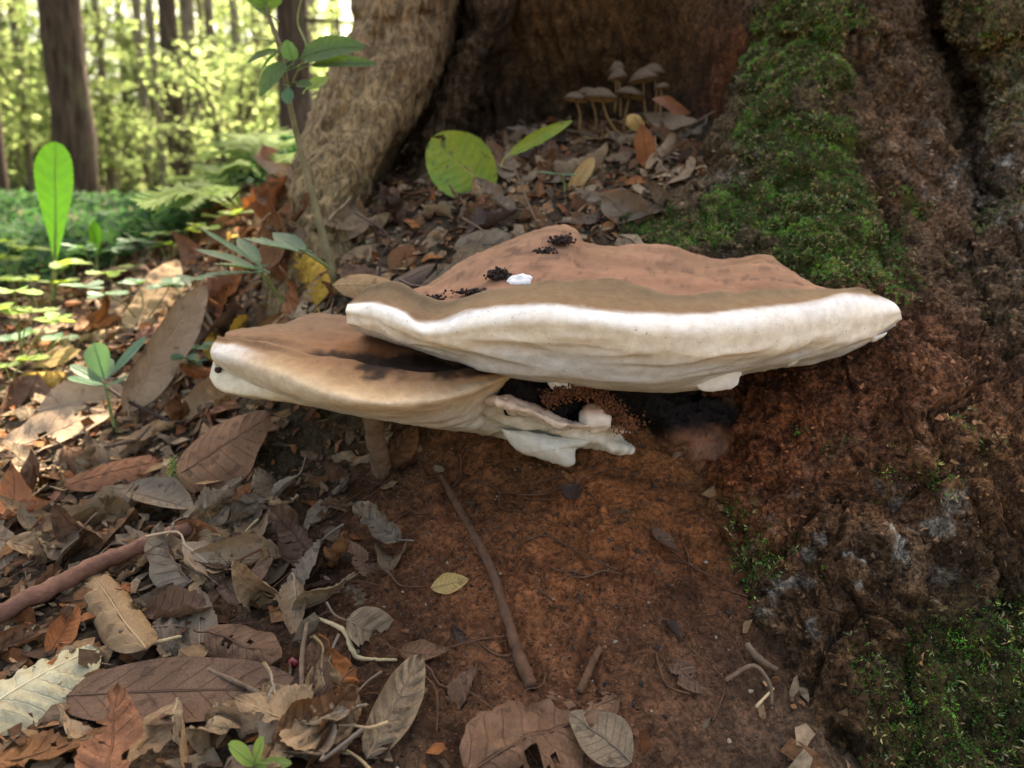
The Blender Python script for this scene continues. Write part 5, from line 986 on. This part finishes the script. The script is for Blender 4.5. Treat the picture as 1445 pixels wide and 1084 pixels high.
cb = np.repeat(blobs(pb_, tspec, .035, 16, 9) * rb.choice([.4, .8, 1.3, 2.0], nb_)[:, None], 6, 0); o = link('bark_crumbs', mesh_np('bark_crumbs', local(Vb.reshape(-1, 3), tree), (np.arange(nb_)[:, None, None] * 6 + fb8[None]).reshape(-1, 3), colr=cb, smooth=False), M['scrap'], wallo, kind='stuff')
o = link('bark_flakes', mesh_np('bark_flakes', local(V, tree), F_, colr=cl, smooth=False), M['scrap'], wallo, kind='stuff')

# ------------------------------------------------------------------ moss on the buttress
def moss(n, spots, seed, lenr=(.0016, .0042), straw=.10):
    r_ = np.random.default_rng(seed); pt, nn = wall_points(n * 8, r_)
    m = np.zeros(len(pt))
    for c, rad, s in spots: m = np.maximum(m, s * np.exp(-((pt - c) ** 2).sum(-1) / rad ** 2))
    m = m + .38 * fbm(pt, 42, 4, seed) + .42 * fbm(pt, 16, 2, seed + 2) - .12; pick = np.where(r_.uniform(0, 1, len(pt)) < sstep(.30, .75, m))[0][:n]; pt, nn, m = pt[pick], nn[pick], m[pick]; n = len(pt)
    st = r_.uniform(0, 1, n) < straw * (.3 + sstep(-.1, .4, fbm(pt, 30, 2, seed + 4))); base = np.stack([r_.uniform(.028, .09, n), r_.uniform(.07, .19, n), r_.uniform(.008, .03, n)], -1)
    bright = sstep(.0, .5, fbm(pt, 55, 3, seed + 8)); base *= (.75 + 1.6 * bright)[:, None]; base[st] = np.stack([r_.uniform(.16, .3, n), r_.uniform(.16, .27, n), r_.uniform(.06, .12, n)], -1)[st]  # brighter noise patches stand in for highlights on the moss
    V, C = [], []
    for b in range(4):
        dv = nn * r_.uniform(.25, .9, (n, 1)) + .75 * r_.normal(0, 1, (n, 3)); dv[:, 2] -= .1 + .35 * st; dv /= np.linalg.norm(dv, axis=1, keepdims=True); sd_ = np.cross(dv, r_.normal(0, 1, (n, 3))); sd_ /= np.linalg.norm(sd_, axis=1, keepdims=True)
        ln = r_.uniform(*lenr, n) * (1 + .8 * st); wd = ln * r_.uniform(.10, .2, n); p0 = pt - nn * .0006
        V += [p0 - sd_ * wd[:, None], p0 + dv * ln[:, None] * .55 + sd_ * wd[:, None] + nn * .0006, p0 + dv * ln[:, None] + nn * .0004]; C += [base * .7, base, base * 1.25]
    V = np.stack(V, 1).reshape(-1, 3); C = np.stack(C, 1).reshape(-1, 3); return V, np.arange(len(V)).reshape(-1, 3), C
def sp_(l): return [(H(x, y), r, w_) for x, y, r, w_ in l]
V, F_, C = moss(70000, sp_([(1120, 20, .08, 1.), (1120, 90, .09, 1.1), (1085, 170, .06, .95), (1150, 190, .07, 1.), (1150, 280, .085, 1.2), (1180, 360, .075, 1.2), (1240, 300, .05, .95), (1060, 300, .05, .8), (1000, 320, .06, 1.), (920, 335, .06, 1.1), (1220, 30, .05, .8), (1200, 110, .04, .7)]), 61)
V2, F2, C2 = moss(32000, sp_([(1400, 990, .07, 1.15), (1330, 1040, .06, 1.), (1440, 900, .05, .9), (1250, 960, .045, .75), (1060, 790, .04, .75), (1040, 740, .03, .6), (1380, 620, .04, .62), (1280, 660, .05, .6), (1180, 640, .04, .5), (1330, 680, .04, .6)]), 71, (.0014, .0036))
V3, F3, C3 = moss(18000, sp_([(1420, 40, .08, 1.), (1360, 20, .06, .9), (1440, 140, .05, .8), (1390, 380, .06, .75), (1410, 300, .05, .7), (1440, 450, .05, .6)]), 81, (.002, .005), .5)
for nm, (V, F_, C), lab in (('moss', (V, F_, C), 'deep green moss cushion on the buttress'), ('moss', (V2, F2, C2 * 1.5), 'patchy green moss on the lower wall'), ('moss', (V3, F3, C3 * np.array([1.0, .85, .9])), 'olive trailing moss at the bark crack')):
    o = link(nm, mesh_np(nm, local(V, tree), F_, colr=C), M['moss'], wallo, kind='stuff'); o['label'] = lab

# ------------------------------------------------------------------ forest behind
def leaf_cards(pos, size, seed, flat=.5):
    r_ = np.random.default_rng(seed); n = len(pos); nn = np.stack([r_.normal(0, flat, n), r_.normal(0, flat, n), np.ones(n)], -1); nn /= np.linalg.norm(nn, axis=1, keepdims=True)
    a = np.cross(nn, r_.normal(0, 1, (n, 3))); a /= np.linalg.norm(a, axis=1, keepdims=True); b = np.cross(nn, a); s = size * r_.lognormal(-.1, .35, (n, 1))
    V = np.stack([pos - a * s * .5, pos - a * s * .05 + b * s * .3 - nn * s * .06, pos + a * s * .55 - nn * s * .1, pos - a * s * .05 - b * s * .3 - nn * s * .06], 1).reshape(-1, 3)
    return V, np.arange(n * 4).reshape(-1, 4)
def shrub_mesh(seed, h, spread, nleaf, ls):
    rr = np.random.default_rng(seed); stems = []; segs = []
    for s in range(5):
        az = rr.uniform(0, 6.28); top = np.array([math.cos(az) * spread * rr.uniform(.2, .7), math.sin(az) * spread * rr.uniform(.2, .7), h * rr.uniform(.7, 1.0)]); C = [np.array([rr.normal(0, .04), rr.normal(0, .04), -.1]), top * np.array([.35, .35, .5]), top]
        stems.append(tube(C, [.022, .015, .005], 5, 12, False)); S = catmull(C, 20)
        for k in range(9):
            p = S[rr.integers(4, 20)]; a2 = rr.uniform(0, 6.28); L = rr.uniform(.3, .8) * spread; q_ = p + np.array([math.cos(a2) * L, math.sin(a2) * L, rr.uniform(-.1, .2) * L]); stems.append(tube([p, (p + q_) / 2 + np.array([0, 0, .05]), q_], [.006, .004, .002], 4, 6, False)); segs.append((p, q_))
    segs = np.array(segs); i = rr.integers(0, len(segs), nleaf); t = rr.uniform(.1, 1.05, (nleaf, 1)); pos = segs[i, 0] * (1 - t) + segs[i, 1] * t + rr.normal(0, 1, (nleaf, 3)) * np.array([.11, .11, .035]) * spread
    V, F_ = join(stems); lv, lf = leaf_cards(pos, ls, seed + 1)
    return mesh_np('stems', V, F_), mesh_np('crown', lv, lf, smooth=False)
SH = [shrub_mesh(100 + i, (2.6, 3.4, 1.7, 4.4)[i], (1.0, 1.25, .8, 1.5)[i], (2000, 2600, 1300, 3600)[i], (.06, .07, .05, .08)[i]) for i in range(4)]
for s_, c_ in SH: s_.materials.append(M['trunk']); c_.materials.append(M['forest_leaf'])
def ground_at(px, d): x = (px - 722.5) / FPX * d; y = d * 1.022; return np.array([x, y, float(gz(x, y))])
def tall_tree(seed, r0, h, lean):
    rr = np.random.default_rng(seed); C = [np.array([0, 0, -.2]), np.array([lean * .2, 0, h * .33]), np.array([lean * .6, lean * .2, h * .66]), np.array([lean, lean * .3, h])]
    V, F_ = tube(C, [r0 * 1.25, r0, r0 * .8, r0 * .35], 16, 60, True, .12, seed); limbs = []; pos = []
    for k in range(14):
        z = rr.uniform(.55, 1.0); p = np.array([lean * z, lean * .3 * z, h * z]); a = rr.uniform(0, 6.28); L = rr.uniform(1.0, 2.4); q_ = p + np.array([math.cos(a) * L, math.sin(a) * L, rr.uniform(.2, 1.0)]); limbs.append(tube([p, (p + q_) / 2 + np.array([0, 0, .15]), q_], [r0 * .25, r0 * .16, .01], 5, 8, False)); pos.append(p + (q_ - p) * rr.uniform(.25, 1.1, (30, 1)) + rr.normal(0, .28, (30, 3)))
    # dead side twigs low on the trunk
    for k in range(9):
        z = rr.uniform(.08, .5); p = np.array([lean * z * .6, 0, h * z]); a = rr.uniform(0, 6.28); L = rr.uniform(.3, .9); q_ = p + np.array([math.cos(a) * L, math.sin(a) * L, rr.uniform(-.25, .2)]); limbs.append(tube([p, (p + q_) / 2, q_], [.014, .009, .003], 4, 5, False))
    lv, lf = leaf_cards(np.concatenate(pos), .16, seed + 9, .7); LV, LF = join(limbs); cr_ = mesh_np('crown', np.concatenate([lv, LV]), [lf] + [f + len(lv) for f in LF], smooth=False)
    mi = np.zeros(len(cr_.polygons), np.int32); mi[len(lf):] = 1; cr_.polygons.foreach_set('material_index', mi)
    return mesh_np('trunk', V, F_), cr_
TT = [tall_tree(300 + i, 1.0 * (.16, .12, .09)[i], (13, 12, 10)[i], (.02, -.3, .4)[i]) for i in range(3)]
for a_, c_ in TT: a_.materials.append(M['trunk']); c_.materials.append(M['forest_leaf']); c_.materials.append(M['trunk'])
def put_tree(px, d, wpx, var, label, group, name='forest_tree'):
    base = ground_at(px, d); rad = wpx / 2 / FPX * d; s = rad / (.16, .12, .09)[var]; r = empty(name, base, label, 'tree', group); r.rotation_euler = (0, 0, (px * .7) % 6.28)
    for nm, me in zip(('trunk', 'crown'), TT[var]):
        o = link(nm, me, None, r)
        if nm == 'trunk':
            o.scale = (s, s, 1)
            if wpx < 20: o.material_slots[0].link = 'OBJECT'; o.material_slots[0].material = M['paletrunk']
put_tree(116, 6.0, 44, 0, 'thick dark forest trunk standing behind the tall dandelion leaf', None)
put_tree(427, 5.2, 38, 0, 'grey trunk standing behind the sapling beside the pale tree root', None)
put_tree(258, 9.5, 22, 1, 'brown sun-flecked trunk standing above the ferns', None)
put_tree(284, 11.5, 17, 1, 'pale thin trunk beside the brown sun-flecked trunk', None)  # drawn in the even pale bark of the slim trunks
put_tree(2, 4.4, 22, 2, 'dark slim trunk standing beyond the thick dark trunk at the clearing edge', None)
FM = [(95, 6, 'by the thick dark trunk'), (427, 5, 'by the grey trunk behind the sapling'), (258, 9.5, 'by the brown sun-flecked trunk'), (284, 11.5, 'by the pale thin trunk'), (2, 4.4, 'by the dark slim trunk'), (200, 24, 'far beyond the sun-flecked trunk'), (60, 22, 'far beyond the thick dark trunk'), (400, 24, 'far beyond the grey trunk'), (-300, 20, 'beyond the clearing edge'), (1000, 14, 'hidden beyond the old tree'), (150, 14, 'between the thick dark trunk and the sun-flecked trunk')]
rr = random.Random(17)
for px, d, wp in ((165, 13, 10), (215, 14, 11), (236, 10, 8), (318, 12, 12), (347, 15, 11), (190, 17, 9), (302, 18, 8), (50, 12, 9), (378, 13, 10), (30, 15, 10), (140, 19, 9), (400, 17, 10), (455, 11, 12), (-60, 8, 20), (-180, 10, 22), (-300, 7, 24), (760, 9, 30), (800, 11, 26), (1000, 9, 30), (1250, 8, 34), (1500, 10, 30), (480, 16, 12), (120, 22, 9), (270, 24, 9), (330, 26, 8), (60, 25, 8)):
    put_tree(px, d, wp, rr.randrange(1, 3), ('stouter ' if wp * d > 150 else 'very thin ' if wp * d < 120 else '') + 'slim forest trunk ' + min(FM, key=lambda q: abs(q[0] - px) + 12 * abs(q[1] - d))[2], 'slim forest trunks')
for px, d, v in ([(q_, rr.uniform(6.5, 20) + (4. if abs(q_ - 95) < 130 else 0), rr.randrange(4)) for q_ in [rr.uniform(-150, 500) for _ in range(46)]] + [(rr.uniform(-600, 520), rr.uniform(17, 34), 3) for _ in range(44)] + [(rr.uniform(520, 1900), rr.uniform(9, 24), rr.randrange(4)) for _ in range(22)] + [(-250, 4.5, 0)]):
    base = ground_at(px, d); r = empty('understory_shrub', base, f'{("medium", "tall", "low", "broad tall")[v]} pale green forest shrub ' + min(FM, key=lambda q: abs(q[0] - px) + 12 * abs(q[1] - d))[2], 'shrub', 'understory shrubs of one kind in one spot'); r.rotation_euler = (0, 0, rr.uniform(0, 6.28)); s = rr.uniform(.8, 1.25) if d < 17 else rr.uniform(1.2, 2.0); r.scale = (s, s, s)
    link('stems', SH[v][0], None, r); link('crown', SH[v][1], None, r)
# low green cover of the forest floor
rs_ = np.random.default_rng(77); n = 16000; y = 1.55 + rs_.exponential(2.0, n); x = rs_.uniform(-1.1, .1, n) * y * .75 - .15; z = gz(x, y); pos = np.stack([x, y, z + rs_.uniform(.01, .10, n) * np.clip(y / 3, .5, 1)], -1)
pk = (fbm(pos * np.array([1, 1, 0]), 1.6, 3, 5) + .5 * sstep(1.9, 3, y)) > -.05; V, F_ = leaf_cards(pos[pk], .034, 78, .6)
gm = forest_leaf_material('ground_cover_leaf', (.025, .06, .028), (.045, .095, .04), (.04, .12, .035), (.09, .2, .06), .3)  # leaf greens darkened to paint in the shade over the forest floor
link('ground_cover', mesh_np('ground_cover', V, F_, smooth=False), gm, label='low green leafy cover of the forest floor', cat='ground cover', kind='stuff')
